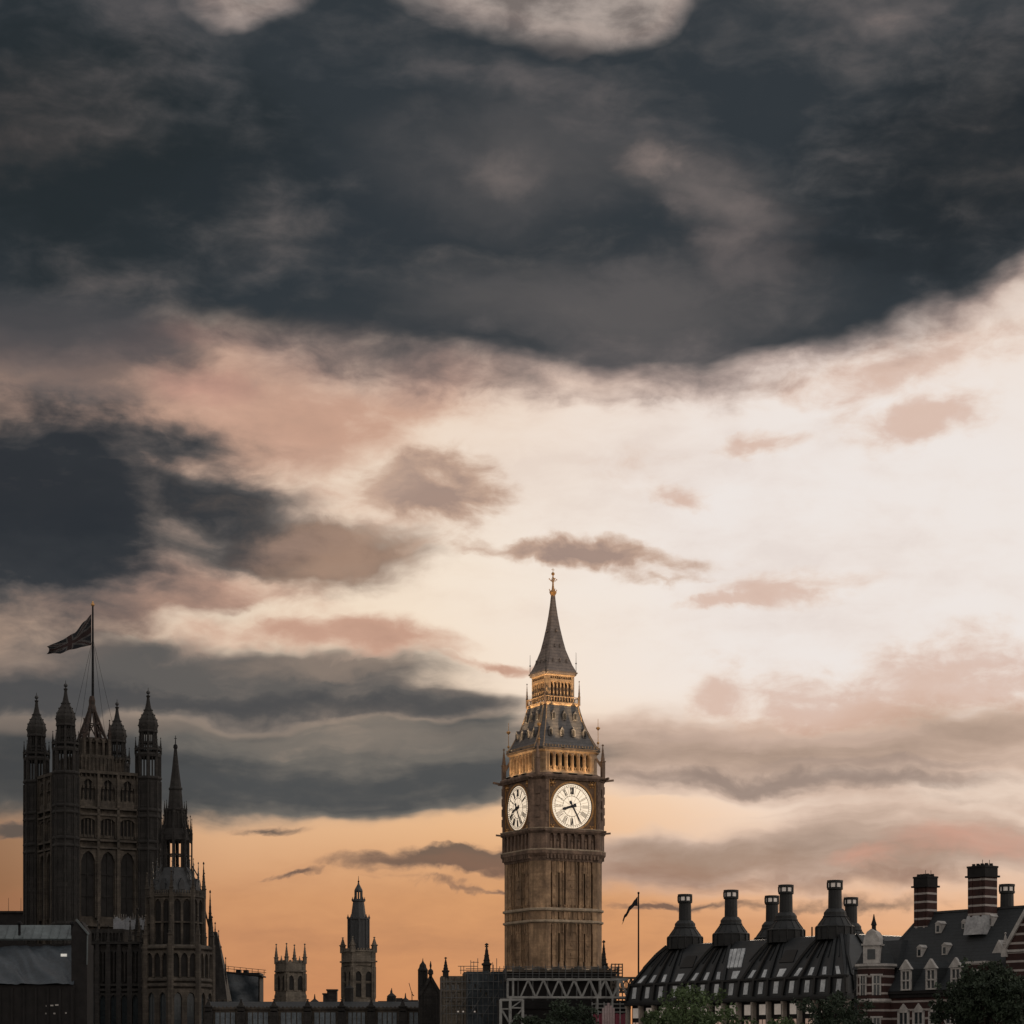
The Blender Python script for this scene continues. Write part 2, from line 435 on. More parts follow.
# ------------------------------------------------------------------ materials
def lin(r, g, b): return (r, g, b, 1.0)
def mat(name, col, rough=0.8, col2=None, var=0.5, scale=0.6, streak=0.0, metal=0.0, bump=0.0,
        brick=None, stripe=None, emit=None, emit_s=0.0, seam=None, spec=0.35):
    mt = bpy.data.materials.new(name); mt.use_nodes = True
    nt = mt.node_tree; N, L = nt.nodes, nt.links
    bs = N['Principled BSDF']
    bs.inputs['Roughness'].default_value = rough
    bs.inputs['Metallic'].default_value = metal
    bs.inputs['Specular IOR Level'].default_value = spec
    tc = N.new('ShaderNodeTexCoord')
    def noise(sc, det, sxyz=(1,1,1), rg=.6):
        mp = N.new('ShaderNodeMapping'); mp.inputs['Scale'].default_value = sxyz
        L.new(tc.outputs['Object'], mp.inputs[0])
        n = N.new('ShaderNodeTexNoise'); n.inputs['Scale'].default_value = sc
        n.inputs['Detail'].default_value = det; n.inputs['Roughness'].default_value = rg
        L.new(mp.outputs[0], n.inputs['Vector'])
        return n.outputs[0]
    def rng(x, a, b, o0=0., o1=1.):
        n = N.new('ShaderNodeMapRange'); n.inputs[1].default_value = a; n.inputs[2].default_value = b
        n.inputs[3].default_value = o0; n.inputs[4].default_value = o1
        L.new(x, n.inputs[0]); return n.outputs[0]
    def mixc(f, a, b, op='MIX'):
        n = N.new('ShaderNodeMix'); n.data_type = 'RGBA'; n.blend_type = op
        for s_, v in ((n.inputs[0], f), (n.inputs[6], a), (n.inputs[7], b)):
            if isinstance(v, (tuple, float, int)): s_.default_value = v
            else: L.new(v, s_)
        return n.outputs[2]
    def math_(op, a, b=0.0):
        n = N.new('ShaderNodeMath'); n.operation = op
        for s_, v in ((n.inputs[0], a), (n.inputs[1], b)):
            if isinstance(v, (float, int)): s_.default_value = v
            else: L.new(v, s_)
        return n.outputs[0]
    sep = None
    def xyz():
        nonlocal sep
        if sep is None:
            sep = N.new('ShaderNodeSeparateXYZ'); L.new(tc.outputs['Object'], sep.inputs[0])
        return sep.outputs
    c = lin(*col)
    c2 = lin(*(col2 or tuple(x*0.5 for x in col)))
    blot = rng(noise(scale, 6), .5-.28*var-.02, .5+.28*var+.02)
    out = mixc(blot, c2, c)
    fine = rng(noise(scale*5, 4), .3, .7, 1-.28*var, 1+.2*var)
    cm = N.new('ShaderNodeCombineColor')
    for i in range(3): L.new(fine, cm.inputs[i])
    out = mixc(1.0, out, cm.outputs[0], 'MULTIPLY')
    if brick:                      # stone or brick courses: (width, height, contrast)
        o = xyz()
        cv = N.new('ShaderNodeCombineXYZ')
        L.new(math_('ADD', o[0], o[1]), cv.inputs[0]); L.new(o[2], cv.inputs[1])
        b = N.new('ShaderNodeTexBrick'); L.new(cv.outputs[0], b.inputs['Vector'])
        b.inputs['Scale'].default_value = 1.0
        b.inputs['Brick Width'].default_value = brick[0]; b.inputs['Row Height'].default_value = brick[1]
        b.inputs['Mortar Size'].default_value = .03
        k = brick[2]
        b.inputs['Color1'].default_value = (1+k*.4,)*3 + (1,)
        b.inputs['Color2'].default_value = (1-k*.6,)*3 + (1,)
        b.inputs['Mortar'].default_value = (1-k*.8,)*3 + (1,)
        out = mixc(1.0, out, b.outputs[0], 'MULTIPLY')
    if streak:                     # rain-washed soot running down the stone
        st = rng(noise(1.0, 5, (1.1, 1.1, .09)), .42, .68, 0, streak)
        out = mixc(st, out, lin(*(x*.22 for x in col)))
    if stripe:                     # pale bands laid into the brickwork: (period, width, colour, phase)
        z = math_('FRACT', math_('DIVIDE', math_('ADD', xyz()[2], 100.0 + stripe[3]), stripe[0]))
        out = mixc(math_('LESS_THAN', z, stripe[1]/stripe[0]), out,
                   mixc(blot, lin(*(x*.72 for x in stripe[2])), lin(*stripe[2])))
    if seam:                       # sheet seams: (axis, pitch, width, factor)
        z = math_('FRACT', math_('DIVIDE', math_('ADD', xyz()[seam[0]], 500.0), seam[1]))
        out = mixc(math_('MULTIPLY', math_('LESS_THAN', z, seam[2]/seam[1]), seam[3]), out, lin(*(x*.3 for x in col)))
    L.new(out, bs.inputs['Base Color'])
    if bump:
        bp = N.new('ShaderNodeBump'); bp.inputs['Strength'].default_value = bump
        bp.inputs['Distance'].default_value = .25
        L.new(noise(scale*3, 5), bp.inputs['Height']); L.new(bp.outputs[0], bs.inputs['Normal'])
    if emit:
        bs.inputs['Emission Color'].default_value = lin(*emit)
        bs.inputs['Emission Strength'].default_value = emit_s
    return mt

M = {}
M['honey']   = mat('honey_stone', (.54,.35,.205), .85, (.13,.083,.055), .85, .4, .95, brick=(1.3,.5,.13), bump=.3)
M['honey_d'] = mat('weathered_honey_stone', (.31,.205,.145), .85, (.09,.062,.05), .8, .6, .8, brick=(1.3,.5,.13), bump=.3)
M['gilt']    = mat('gilded_stone', (.50,.34,.20), .6, (.30,.18,.10), .7, 1.2, .45, brick=(.9,.5,.3))
M['gold']    = mat('gold_leaf', (.66,.38,.15), .5, (.42,.22,.09), .4, 2, metal=.7)
M['iron_r']  = mat('cast_iron_roof', (.12,.108,.104), .6, (.062,.06,.062), .6, .9, .25, seam=(2,.62,.1,.7), bump=.2, spec=.5)
M['iron_s']  = mat('cast_iron_spire', (.25,.19,.155), .6, (.13,.10,.088), .6, .9, .25, seam=(2,.55,.09,.7), bump=.2, spec=.5)
M['iron']    = mat('dark_iron', (.02,.02,.022), .85, var=.3, spec=.1)
M['ironred'] = mat('painted_roof_iron', (.05,.032,.025), .8, (.022,.018,.016), .5, 1.)
M['opal']    = mat('lit_opal_glass', (.8,.76,.66), .4, (.75,.70,.6), .4, .35, emit=(1.0,.79,.57), emit_s=.72)
M['dialblk'] = mat('dial_iron', (.022,.022,.03), .5, var=.2)
M['dialnum'] = mat('numeral_paint', (.03,.028,.03), .6, var=.2)
M['spand']   = mat('dial_spandrel', (.20,.11,.05), .55, (.06,.033,.02), .7, 2.2)
M['dark']    = mat('unlit_interior', (.02,.018,.017), .9, var=.4)
M['dimstone']    = mat('dimmed_limestone', (.115,.095,.076), .9, (.036,.032,.028), .8, .35, .7, brick=(1.3,.5,.45), bump=.4)  # dim left side of the view put into the stone colour
M['dimstone_d']  = mat('dimmed_black_limestone', (.038,.034,.031), .9, (.018,.017,.017), .8, .4, .6, brick=(1.3,.5,.4), bump=.4)  # same dimming put deeper into the colour, for stonework near silhouette
M['lead']    = mat('lead_sheet', (.05,.052,.055), .55, (.03,.032,.035), .6, .5, .3, bump=.2)
M['glass']   = mat('dark_glass', (.015,.017,.02), .12, var=.3, spec=.6)
M['glassb']  = mat('leaded_glass', (.03,.04,.045), .25, (.015,.02,.025), .5, 1.5, spec=.6)
M['stone_m'] = mat('grey_limestone', (.20,.17,.135), .9, (.10,.085,.07), .8, .5, .5, brick=(1.,.45,.4), bump=.3)
M['slate']   = mat('wet_slate', (.026,.030,.033), .7, (.02,.023,.026), .7, .8, .2, seam=(2,.5,.08,.5), bump=.2)
M['honey_l'] = mat('ledge_highlight_stone', (.50,.40,.29), .85, (.26,.19,.13), .9, .8, .4)  # light catching the upper edges is put into a paler stone
M['zinc']    = mat('pale_zinc', (.12,.145,.15), .5, (.06,.07,.075), .7, .25, .2)
M['sheet']   = mat('tarpaulin', (.042,.054,.066), .4, (.016,.021,.027), 1.0, .3, bump=.6, spec=.4)
M['bluepan'] = mat('pale_blue_panel', (.17,.20,.225), .45, (.06,.075,.09), .9, 1.1)
M['steelw']  = mat('grey_painted_steel', (.28,.28,.27), .6, (.15,.15,.145), .5, 1.)
M['pole']    = mat('scaffold_tube', (.11,.11,.11), .5, var=.4)
M['board']   = mat('scaffold_board', (.10,.085,.07), .9, var=.6)
M['red']     = mat('red_hoarding', (.20,.025,.05), .6, (.11,.02,.035), .6, .5)
M['whitep']  = mat('white_paint', (.62,.60,.57), .6, (.48,.46,.44), .5, .8)
M['bronze']  = mat('dark_bronze_sheet', (.019,.022,.025), .5, (.010,.012,.014), .6, .7, .2, seam=(2,.72,.07,.6), spec=.45)
M['bronzel'] = mat('bronze_rib', (.009,.0095,.01), .5, var=.4)
M['bronzec'] = mat('chimney_bronze', (.016,.017,.018), .55, (.009,.0095,.01), .5, .7, .2, seam=(2,1.3,.1,.5))
M['skyl']    = mat('skyglint_glass', (.60,.63,.65), .25, (.26,.28,.30), .6, .6, spec=.7)  # sky reflection in the panes put into a pale base colour
M['blind']   = mat('window_blind', (.52,.38,.32), .7, (.40,.28,.23), .5, .7, emit=(1,.66,.5), emit_s=.16)
M['blindw']  = mat('white_window_blind', (.66,.60,.55), .7, (.5,.44,.4), .4, .7, emit=(1,.86,.74), emit_s=.12)
M['sandst']  = mat('pale_sandstone', (.40,.35,.30), .85, (.27,.23,.2), .6, .8, .3)
M['brickst'] = mat('striped_brick', (.055,.022,.018), .9, (.026,.013,.012), .7, .8, .2, stripe=(1.17,.28,(.38,.34,.32),0.))
M['brick']   = mat('red_brick', (.11,.03,.024), .9, (.06,.02,.017), .7, .8, .3, brick=(.5,.2,.3))
M['brickdk'] = mat('sooted_brick', (.018,.016,.016), .9, var=.6)
M['portl']   = mat('white_portland_stone', (.50,.475,.45), .8, (.33,.31,.295), .6, 1.2, .3)
M['leadw']   = mat('weathered_white_lead', (.42,.42,.42), .7, (.22,.22,.23), .9, .6)
M['ground']  = mat('tarmac_ground', (.06,.058,.055), .95, (.04,.04,.04), .7, .05)
M['water']   = mat('river_water', (.03,.035,.03), .08, var=.4, scale=.05, bump=.4)
M['bark']    = mat('bark', (.06,.045,.035), .95, var=.6, scale=2.)
M['clear']   = mat('netting', (.30,.31,.33), .7, (.16,.17,.19), .8, .6)
M['lampw']   = mat('lit_lamp', (.9,.8,.6), .4, emit=(1,.75,.42), emit_s=.4)
M['lampc']   = mat('lit_room', (.9,.9,.85), .4, emit=(1,.95,.85), emit_s=.35)
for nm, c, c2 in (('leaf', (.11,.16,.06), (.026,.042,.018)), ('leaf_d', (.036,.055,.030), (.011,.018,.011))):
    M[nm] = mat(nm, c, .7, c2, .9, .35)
M['flag_b'] = mat('flag_navy', (.008,.009,.014), .8, var=.3)
M['flag_w'] = mat('flag_white', (.075,.07,.07), .8, var=.3)
M['flag_r'] = mat('flag_red', (.028,.012,.012), .8, var=.3)

# ------------------------------------------------------------------ ground and river
g = MB(); g.add([(-9000,215,0),(9000,215,0),(9000,14000,0),(-9000,14000,0)], [(0,1,2,3)])
tag(g.build('ground', M['ground']), kind='structure')
g = MB(); g.add([(-9000,-3000,-4),(9000,-3000,-4),(9000,220,-4),(-9000,220,-4)], [(0,1,2,3)])
tag(g.build('river', M['water']), kind='structure')
g = MB(); g.box(-9000,9000,213.5,214.9,-6,1.0)  # unseen stone embankment wall along the river edge
tag(g.build('river_wall', M['stone_m']), kind='structure')

# ------------------------------------------------------------------ the clock tower
def roman(n):
    return {1:'I',2:'II',3:'III',4:'IIII',5:'V',6:'VI',7:'VII',8:'VIII',9:'IX',10:'X',11:'XI',12:'XII'}[n]

def clock_tower():
    D0 = 405.0
    R = thing('clock_tower', 'tall honey stone clock tower with lit white dials and iron spire', 'clock tower',
              (PX(553, D0), D0, 0), radians(27))
    corner = lambda W, leg, ext, dp: [(-W/2,-(W/2-leg-ext)),(-W/2,-(W/2-leg)),(-(W/2-leg),-W/2),(-(W/2-leg-ext),-W/2),
                                      (-(W/2-leg-ext),-(W/2-dp)),(-(W/2-dp),-(W/2-leg-ext))]
    # --- shaft
    b = MB()
    b.loft([cham(12.5,1.6,0), cham(12.5,1.6,46.6)])
    for k in b.sides():
        b.prism(corner(13.8,1.9,.9,.8), 0, 46.6)
        for (u0,u1) in ((-3.75,-2.65),(-2.3,-1.5),(-1.15,1.15),(1.5,2.3),(2.65,3.75)):
            wide = u1-u0 > 1.0
            b.box(u0, u1, -6.74 if wide else -6.66, -6.2, 0, 46.0)
            for (za, zb) in ((28.5, 34.6), (38.2, 45.0)):      # moulded edges and roundels on each panel
                b.box(u0, u0+.14, -6.84, -6.7, za, zb); b.box(u1-.14, u1, -6.84, -6.7, za, zb)
                if wide:
                    for q in range(3):
                        zc = za + (zb-za)*(.2+.28*q); uc = (u0+u1)/2
                        b.box(uc-.22, uc+.22, -6.86, -6.7, zc-.22, zc+.22)
        for (zz, h) in ((33.3,1.9),(43.6,2.4)):                 # cusped heads of each tier
            b.arcade(-4.1,4.1,zz,zz+h,10,.22,-6.3,-6.88,.9)
        b.arcade(-4.1,4.1,35.8,37.1,9,.34,-6.3,-6.85,.6)
        for i in range(-6,7):
            b.box(i*.72-.09, i*.72+.09, -6.98, -6.6, 37.85, 38.2)
    for k in b.sides():
        for z0, z1 in ((27.6,35),(37.9,45.4)):
            for q in range(1,5):
                zz = z0+(z1-z0)*q/5
                for (u0,u1) in ((-3.75,-2.65),(-2.3,-1.5),(-1.15,1.15),(1.5,2.3),(2.65,3.75)): b.box(u0,u1,-6.82,-6.6,zz,zz+.12)
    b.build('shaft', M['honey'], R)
    for z0, h, W in ((37.2,.5,14.35),(35.2,.45,14.3),(26.8,.5,14.3),(16,.5,14.3)):
        b = MB(); b.loft([cham(13.4,1.8,z0-.3), cham(W,1.95,z0), cham(W,1.95,z0+h*.6), cham(13.4,1.8,z0+h)]); b.build('string_course', M['honey_l'], R)
    b = MB(); b.loft([cham(14.3,1.95,51.02), cham(15.06,2.06,51.05), cham(15.06,2.06,51.2), cham(14.0,1.9,51.3)])
    b.loft([cham(14.0,1.95,47.42), cham(14.95,2.0,47.42), cham(14.95,2.0,47.58), cham(14.0,1.9,47.75)]); b.build('ledge', M['honey_l'], R)
    w = MB()
    for k in w.sides((0,3)):
        for u in (-3.92,-2.475,-1.325,1.325,2.475,3.92):
            w.box(u-.17, u+.17, -6.34, -6.2, 27.6, 46)
    w.build('slit_window', M['dark'], R)
    # --- arcaded gallery under the clock
    b = MB()
    b.loft([cham(13.8,1.9,45.6), cham(14.2,1.95,46.3), cham(14.9,2.0,46.9), cham(14.9,2.0,47.4), cham(13.9,1.9,47.7), cham(13.2,1.9,47.75),
            cham(13.2,1.9,50.3), cham(14.6,2.0,50.35), cham(15.0,2.05,50.7), cham(15.0,2.05,51.0), cham(14.3,1.95,51.2)])
    for k in b.sides():
        b.prism(corner(14.5,2.0,.5,.9), 47.4, 50.6)
        b.arcade(-4.7,4.7,47.6,50.4,7,.5,-6.5,-7.15,.7)
        for i in range(7):
            u = -4.7+(i+.5)*9.4/7
            b.box(u-.2,u+.2,-6.95,-6.55,47.6,49.0); b.ball((u,-6.8,49.25),.22,6)   # shields
        for i in range(15):
            b.box(-4.9+i*.7-.16,-4.9+i*.7+.16,-7.35,-7.0,46.0,46.95)      # corbels
        for s in (-1,1):
            b.bar((s*5.6,-7.2,50.75),(s*6.0,-8.1,50.85),.3)
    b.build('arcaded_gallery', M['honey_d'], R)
    # --- clock stage
    b = MB()
    b.loft([cham(13.5,1.9,51.1), cham(13.5,1.9,59.4), cham(14.6,2.0,59.5), cham(15.1,2.1,59.9), cham(15.1,2.1,60.2), cham(13.6,1.9,60.7)])
    for k in b.sides():
        b.prism(corner(14.5,2.05,.42,.9), 51.1, 59.5)
        b.box(-4.77,-4.6,-7.3,-6.7,51.1,59.5); b.box(4.6,4.77,-7.3,-6.7,51.1,59.5)
        for z in (52.2,54.0,55.8,57.6):                           # panels on the corner shafts
            for s in (-1,1):
                b.box(s*5.02-.22,s*5.02+.22,-7.38,-7.2,z,z+1.3)
        for i in range(13):
            b.box(-4.2+i*.7-.16,-4.2+i*.7+.16,-7.35,-6.9,59.45,59.75)
        b.bar((-6.0,-7.1,59.8),(-6.3,-8.5,60.0),.34); b.bar((6.0,-7.1,59.8),(6.3,-8.5,60.0),.34)   # gargoyles
        b.M = b.M @ Matrix.Rotation(-pi/4,4,'Z')
        for z in (53,55,57):
            b.box(-.42,.42,-9.0,-8.72,z,z+1.3)
        b.M = b.M @ Matrix.Rotation(pi/4,4,'Z')
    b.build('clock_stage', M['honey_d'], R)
    b = MB()
    for k in b.sides((0,3)):                                      # gilded inscription band over each dial
        b.box(-4.1,4.1,-7.0,-6.7,59.95,60.65)
        for i in range(24):
            b.box(-4.0+i*.345-.1,-4.0+i*.345+.1,-7.12,-6.98,60.05,60.6)
    b.build('gilded_band', M['gilt'], R)
    # --- dials
    ZC, RG, RO = 55.05, 3.95, 4.2
    for k in (0, 3):
        T = Matrix.Rotation(k*pi/2,4,'Z')
        def disc(mb, r0, r1, y, n=48, thick=.1):
            ring = lambda r, yy: [(r*sin(2*pi*i/n), yy, ZC+r*cos(2*pi*i/n)) for i in range(n)]
            if r0 == 0:
                mb.loft([ring(r1,y+thick), ring(r1,y)])
            else:
                mb.loft([ring(r0,y+thick), ring(r1,y+thick), ring(r1,y), ring(r0,y), ring(r0,y+thick)], False, False)
        f = MB(); f.M = T; disc(f, 0, RG+.05, -6.86)
        face = f.build('clock_face', M['opal'], R)
        s = MB(); s.M = T                                         # corner pieces between square and circle
        n = 48; S = 4.58
        P4 = []
        for i in range(n):
            a = 2*pi*i/n; dx, dz = sin(a), cos(a); q = S/max(abs(dx),abs(dz))
            P4.append(((dx*RG,dz*RG),(dx*q,dz*q)))
        for i in range(n):
            j = (i+1)%n; q = [P4[i][0],P4[j][0],P4[j][1],P4[i][1]]
            p = [(x,-6.92,ZC+z) for x,z in q]+[(x,-6.72,ZC+z) for x,z in q]
            s.add(p,[(0,1,2,3),(7,6,5,4),(0,4,5,1),(1,5,6,2),(2,6,7,3),(3,7,4,0)])
        s.build('dial_surround', M['spand'], face)
        q = MB(); q.M = T
        disc(q, RG, RG+.13, -7.02, thick=.16); disc(q, RO-.05, RO+.03, -6.99, thick=.1)
        for sx in (-1,1):
            q.box(sx*4.5-.11,sx*4.5+.11,-7.02,-6.86,ZC-4.58,ZC+4.58); q.box(-4.58,4.58,-7.015,-6.865,ZC+sx*4.5-.08,ZC+sx*4.5+.08)
            for sz in (-1,1):
                q.ball((sx*3.8,-6.95,ZC+sz*3.8),.3,8)
                for a in range(6):
                    q.ball((sx*3.8+.5*cos(a*pi/3),-6.95,ZC+sz*3.8+.5*sin(a*pi/3)),.14,6)
        q.build('gilt_frame', M['gold'], face)
        q = MB(); q.M = T
        disc(q, RG-.16, RG-.02, -6.91, thick=.06)
        q.build('dial_rim', M['dialblk'], face)
        c = MB(); c.M = T                                         # rings, spokes and Roman numerals
        for r in (1.75, 3.3): disc(c, r-.035, r+.035, -6.895, thick=.06)
        for h in range(1,13):
            a = radians(30*h); er = Vector((sin(a),0,cos(a))); et = Vector((cos(a),0,-sin(a)))
            pos = lambda rad, tg: Vector((0,-6.90,ZC)) + er*rad + et*tg
            c.bar(pos(1.75,0), pos(2.05,0), .1, .05)
            txt = roman(h); wd = {'I':.19,'V':.38,'X':.38}
            tot = sum(wd[t] for t in txt); x = -tot/2
            for t in txt:
                w_ = wd[t]; c0 = x + w_/2; i0, o0 = 2.05, 3.2
                if t == 'I': c.bar(pos(i0,c0), pos(o0,c0), .17, .05)
                if t == 'V': c.bar(pos(o0,c0-.13), pos(i0,c0), .17, .05); c.bar(pos(o0,c0+.13), pos(i0,c0), .11, .05)
                if t == 'X': c.bar(pos(o0,c0-.13), pos(i0,c0+.13), .17, .05); c.bar(pos(o0,c0+.13), pos(i0,c0-.13), .11, .05)
                x += w_
            for q5 in range(5):                                    # minute marks
                a2 = radians(30*h+6*q5); e2 = Vector((sin(a2),0,cos(a2)))
                c.bar(Vector((0,-6.9,ZC))+e2*3.42, Vector((0,-6.9,ZC))+e2*3.64, .11, .05)
            a3 = radians(30*h+15); e3 = Vector((sin(a3),0,cos(a3)))
            c.bar(Vector((0,-6.885,ZC))+e3*1.62, Vector((0,-6.885,ZC))+e3*3.3, .03, .03)
        for j in range(12):
            a2 = radians(30*j); e2 = Vector((sin(a2),0,cos(a2)))
            c.bar(Vector((0,-6.885,ZC))+e2*.4, Vector((0,-6.885,ZC))+e2*1.6, .022, .03)
        c.build('dial_numerals', M['dialnum'], face)
        def hand(name, deg, ln, w0, w1, tail, y):
            a = radians(deg); e = Vector((sin(a),0,cos(a))); t = Vector((cos(a),0,-sin(a)))
            h_ = MB(); h_.M = T; o = Vector((0,y,ZC)); d = Vector((0,-.07,0))
            prof = [(-tail,w0*1.5),(-tail*.55,w0*1.7),(-tail*.3,w0*.7),(0,w0),(ln*.62,w1*1.15),(ln*.72,w1*1.7 if name=='hour_hand' else w1),(ln*.85,w1),(ln,.05)]
            h_.loft([[o+e*r-t*w_/2, o+e*r+t*w_/2, o+e*r+t*w_/2+d, o+e*r-t*w_/2+d] for r,w_ in prof])
            h_.ball((0,y,ZC), .3, 8)
            h_.build(name, M['dialblk'], face)
        hand('hour_hand', 252.5, 2.1, .4, .34, .8, -7.0)
        hand('minute_hand', 150, 3.5, .28, .2, 1.0, -7.12)
    # --- belfry
    b = MB()
    b.loft([cham(13.2,1.9,60.5), cham(12.7,1.7,60.9), cham(12.4,1.6,61.15)])
    for k in b.sides():
        b.prism(corner(12.3,1.5,.75,1.0), 61.1, 64.6)
        b.arcade(-4.15,4.15,61.1,64.3,7,.42,-5.55,-6.1,.85)
        for i in range(7):                                         # traceried parapet in the foot of each light
            u = -4.15+(i+.5)*8.3/7
            b.box(u-.36,u+.36,-5.95,-5.8,61.1,61.35)
            b.bar((u-.3,-5.9,61.1),(u+.3,-5.9,62.1),.07); b.bar((u+.3,-5.9,61.1),(u-.3,-5.9,62.1),.07)
        for i in range(8):
            u = -4.15+i*8.3/7
            b.tube((u,-6.22,61.1),(u,-6.22,63.9),.09,n=6)
    b.loft([cham(12.0,1.4,64.25), cham(12.9,1.5,64.6), cham(12.9,1.5,64.8)])
    b.build('belfry', M['gilt'], R)
    b = MB(); b.loft([cham(8.2,1.2,60.9), cham(8.2,1.2,64.6)]); b.build('bell_chamber', M['dark'], R)
    # --- corner pinnacles
    for (sx,sy) in ((-1,-1),(1,-1),(1,1),(-1,1)):
        p = MB()
        p.pinnacle(sx*6.35, sy*6.35, 60.1, 66.0, .62, .5)
        p.bar((sx*6.2,sy*6.2,62.2),(sx*5.5,sy*5.5,63.7),.22,.4)
        p.build('pinnacle', M['honey_d'], R)
    for (sx,sy) in ((-1,-1),(1,-1),(1,1),(-1,1)):
        p = MB()
        p.tube((sx*5.75,sy*5.75,64.9),(sx*5.75,sy*5.75,69.9),.07,.04,6)
        p.lathe(sx*5.75,sy*5.75,[(.05,68.1),(.36,68.4),(.36,68.55),(.05,68.7)],8)
        p.ball((sx*5.75,sy*5.75,66.2),.22,6)
        p.build('roof_finial', M['gold'], R)
    # --- lower roof
    def roof_prof(pr): return [cham(W,leg,z) for W,leg,z in pr]
    LR = [(12.7,1.2,64.75),(12.9,1.2,65.1),(12.5,1.1,65.3),(11.6,1.0,65.9),(10.4,.8,67.0),(9.1,.65,68.3),(8.0,.5,69.7),(7.15,.4,71.2),(6.75,.35,72.0)]
    b = MB(); b.loft(roof_prof(LR)); lr = b.build('lower_roof', M['iron_r'], R)
    b = MB()
    for k in b.sides():
        for (W,l,z),(W2,l2,z2) in zip(LR[2:-1], LR[3:]):
            for s in (0,1):
                p1 = (-(W/2-l),-W/2-.02,z) if s == 0 else (-W/2-.02,-(W/2-l),z)
                p2 = (-(W2/2-l2),-W2/2-.02,z2) if s == 0 else (-W2/2-.02,-(W2/2-l2),z2)
                b.bar(p1,p2,.16,.16)
        for i in range(19):
            u = -5.2+i*10.4/18
            b.box(u-.12,u+.12,-6.4,-6.25,65.08,65.5)
        b.box(-5.3,5.3,-6.5,-6.38,64.86,65.02)
    b.build('gilded_ridge', M['gilt'], lr)
    def interp(z):
        for (W,l,a),(W2,l2,c) in zip(LR[:-1],LR[1:]):
            if a <= z <= c: return W+(W2-W)*(z-a)/(c-a)
    for k in (0,3):
        for (z,us) in ((66.9,(-3.3,-1.1,1.1,3.3)),(69.6,(-2.1,0,2.1))):
            for u in us:
                d = MB(); d.M = Matrix.Rotation(k*pi/2,4,'Z')
                y = -interp(z)/2 - .22; h = .95
                pr = [(u-.36,z),(u+.36,z),(u+.36,z+h),(u,z+h+.55),(u-.36,z+h)]
                d.loft([[(x,y,zz) for x,zz in pr],[(x,y+1.9,zz) for x,zz in pr]])
                o = d.build('dormer', M['iron_r'], R)
                e = MB(); e.M = d.M; e.box(u-.22,u+.22,y-.03,y+.1,z+.12,z+h); e.build('opening', M['dark'], o)
    # --- lantern
    b = MB()
    b.loft([cham(6.7,.4,71.8), cham(7.1,.5,72.1), cham(7.1,.5,72.4), cham(6.3,.5,72.45)])
    for k in b.sides():
        b.prism(corner(5.8,.5,.35,.6), 72.4, 77.2)
        b.arcade(-2.05,2.05,72.9,76.1,6,.22,-2.5,-2.85,.9)
        b.box(-2.1,2.1,-2.9,-2.5,76.05,76.5)
        b.arcade(-2.05,2.05,76.4,77.2,10,.12,-2.6,-2.85,.5)
        for i in range(13):
            b.box(-3.2+i*.533-.05,-3.2+i*.533+.05,-3.48,-3.38,72.4,73.3)
        b.box(-3.45,3.45,-3.5,-3.36,73.3,73.42)
    b.loft([cham(5.3,.4,76.9), cham(6.0,.5,77.2), cham(6.0,.5,77.4)])
    b.build('lantern', M['gilt'], R)
    b = MB(); b.loft([ngon(0,0,1.1,72.4,8), ngon(0,0,1.1,77,8)]); b.build('lantern_core', M['honey_d'], R)
    for (sx,sy) in ((-1,-1),(1,-1),(1,1),(-1,1)):
        b = MB(); b.pinnacle(sx*3.35,sy*3.35,72.0,76.4,.3,.35)
        b.build('lantern_pinnacle', M['honey_d'], R)
        b = MB(); b.tube((sx*2.95,sy*2.95,77.3),(sx*2.95,sy*2.95,81.3),.07,.03,6)
        b.ball((sx*2.95,sy*2.95,79.4),.14,6)
        b.build('spire_rod', M['iron'], R)
    # --- spire
    SP = [(6.3,.6,77.3),(6.5,.6,77.6),(6.5,.6,77.9),(6.15,.5,78.2),(5.3,.45,79.1),(4.55,.4,80.2),(3.4,.3,81.9),(2.6,.22,83.7),(1.85,.16,85.7),(1.2,.1,87.8),(.72,.06,89.8),(.42,.04,91.6)]
    b = MB(); b.loft(roof_prof(SP)); sp = b.build('spire', M['iron_s'], R)
    b = MB()
    for k in b.sides():
        for (W,l,z),(W2,l2,z2) in zip(SP[3:-1], SP[4:]):
            b.bar((-(W/2-l/2),-(W/2-l/2),z),(-(W2/2-l2/2),-(W2/2-l2/2),z2),.14,.14)
        b.box(-2.9,2.9,-3.3,-3.22,77.62,77.86)
        for (z,us) in ((79.6,(-1.3,0,1.3)),(82.3,(-.5,.5)),(85,(0,))):
            for u in us:
                W = [a for a in SP if a[2] <= z][-1][0]
                pr = [(u-.16,z),(u+.16,z),(u,z+.55)]
                b.loft([[(x,-W/2-.05,zz) for x,zz in pr],[(x,-W/2+.6,zz) for x,zz in pr]])
    b.build('spire_ridge', M['iron_s'], sp)
    b = MB()
    b.lathe(0,0,[(.3,91.3),(.62,91.9),(.62,92.1),(.25,92.4),(.16,93.2),(.1,95.0),(.07,95.1)],8)
    for k in b.sides():
        b.bar((0,-.5,92.0),(0,-.75,92.5),.1); b.bar((0,-.05,93.7),(0,-.7,94.2),.06); b.ball((0,-.72,94.25),.12,6); b.bar((0,-.05,94.7),(0,-.5,93.9),.05)
    b.ball((0,0,95.2),.3,8); b.tube((0,0,95.4),(0,0,96.2),.05,.04,6); b.bar((-.28,0,95.9),(.28,0,95.9),.07)
    b.build('finial', M['gold'], R)
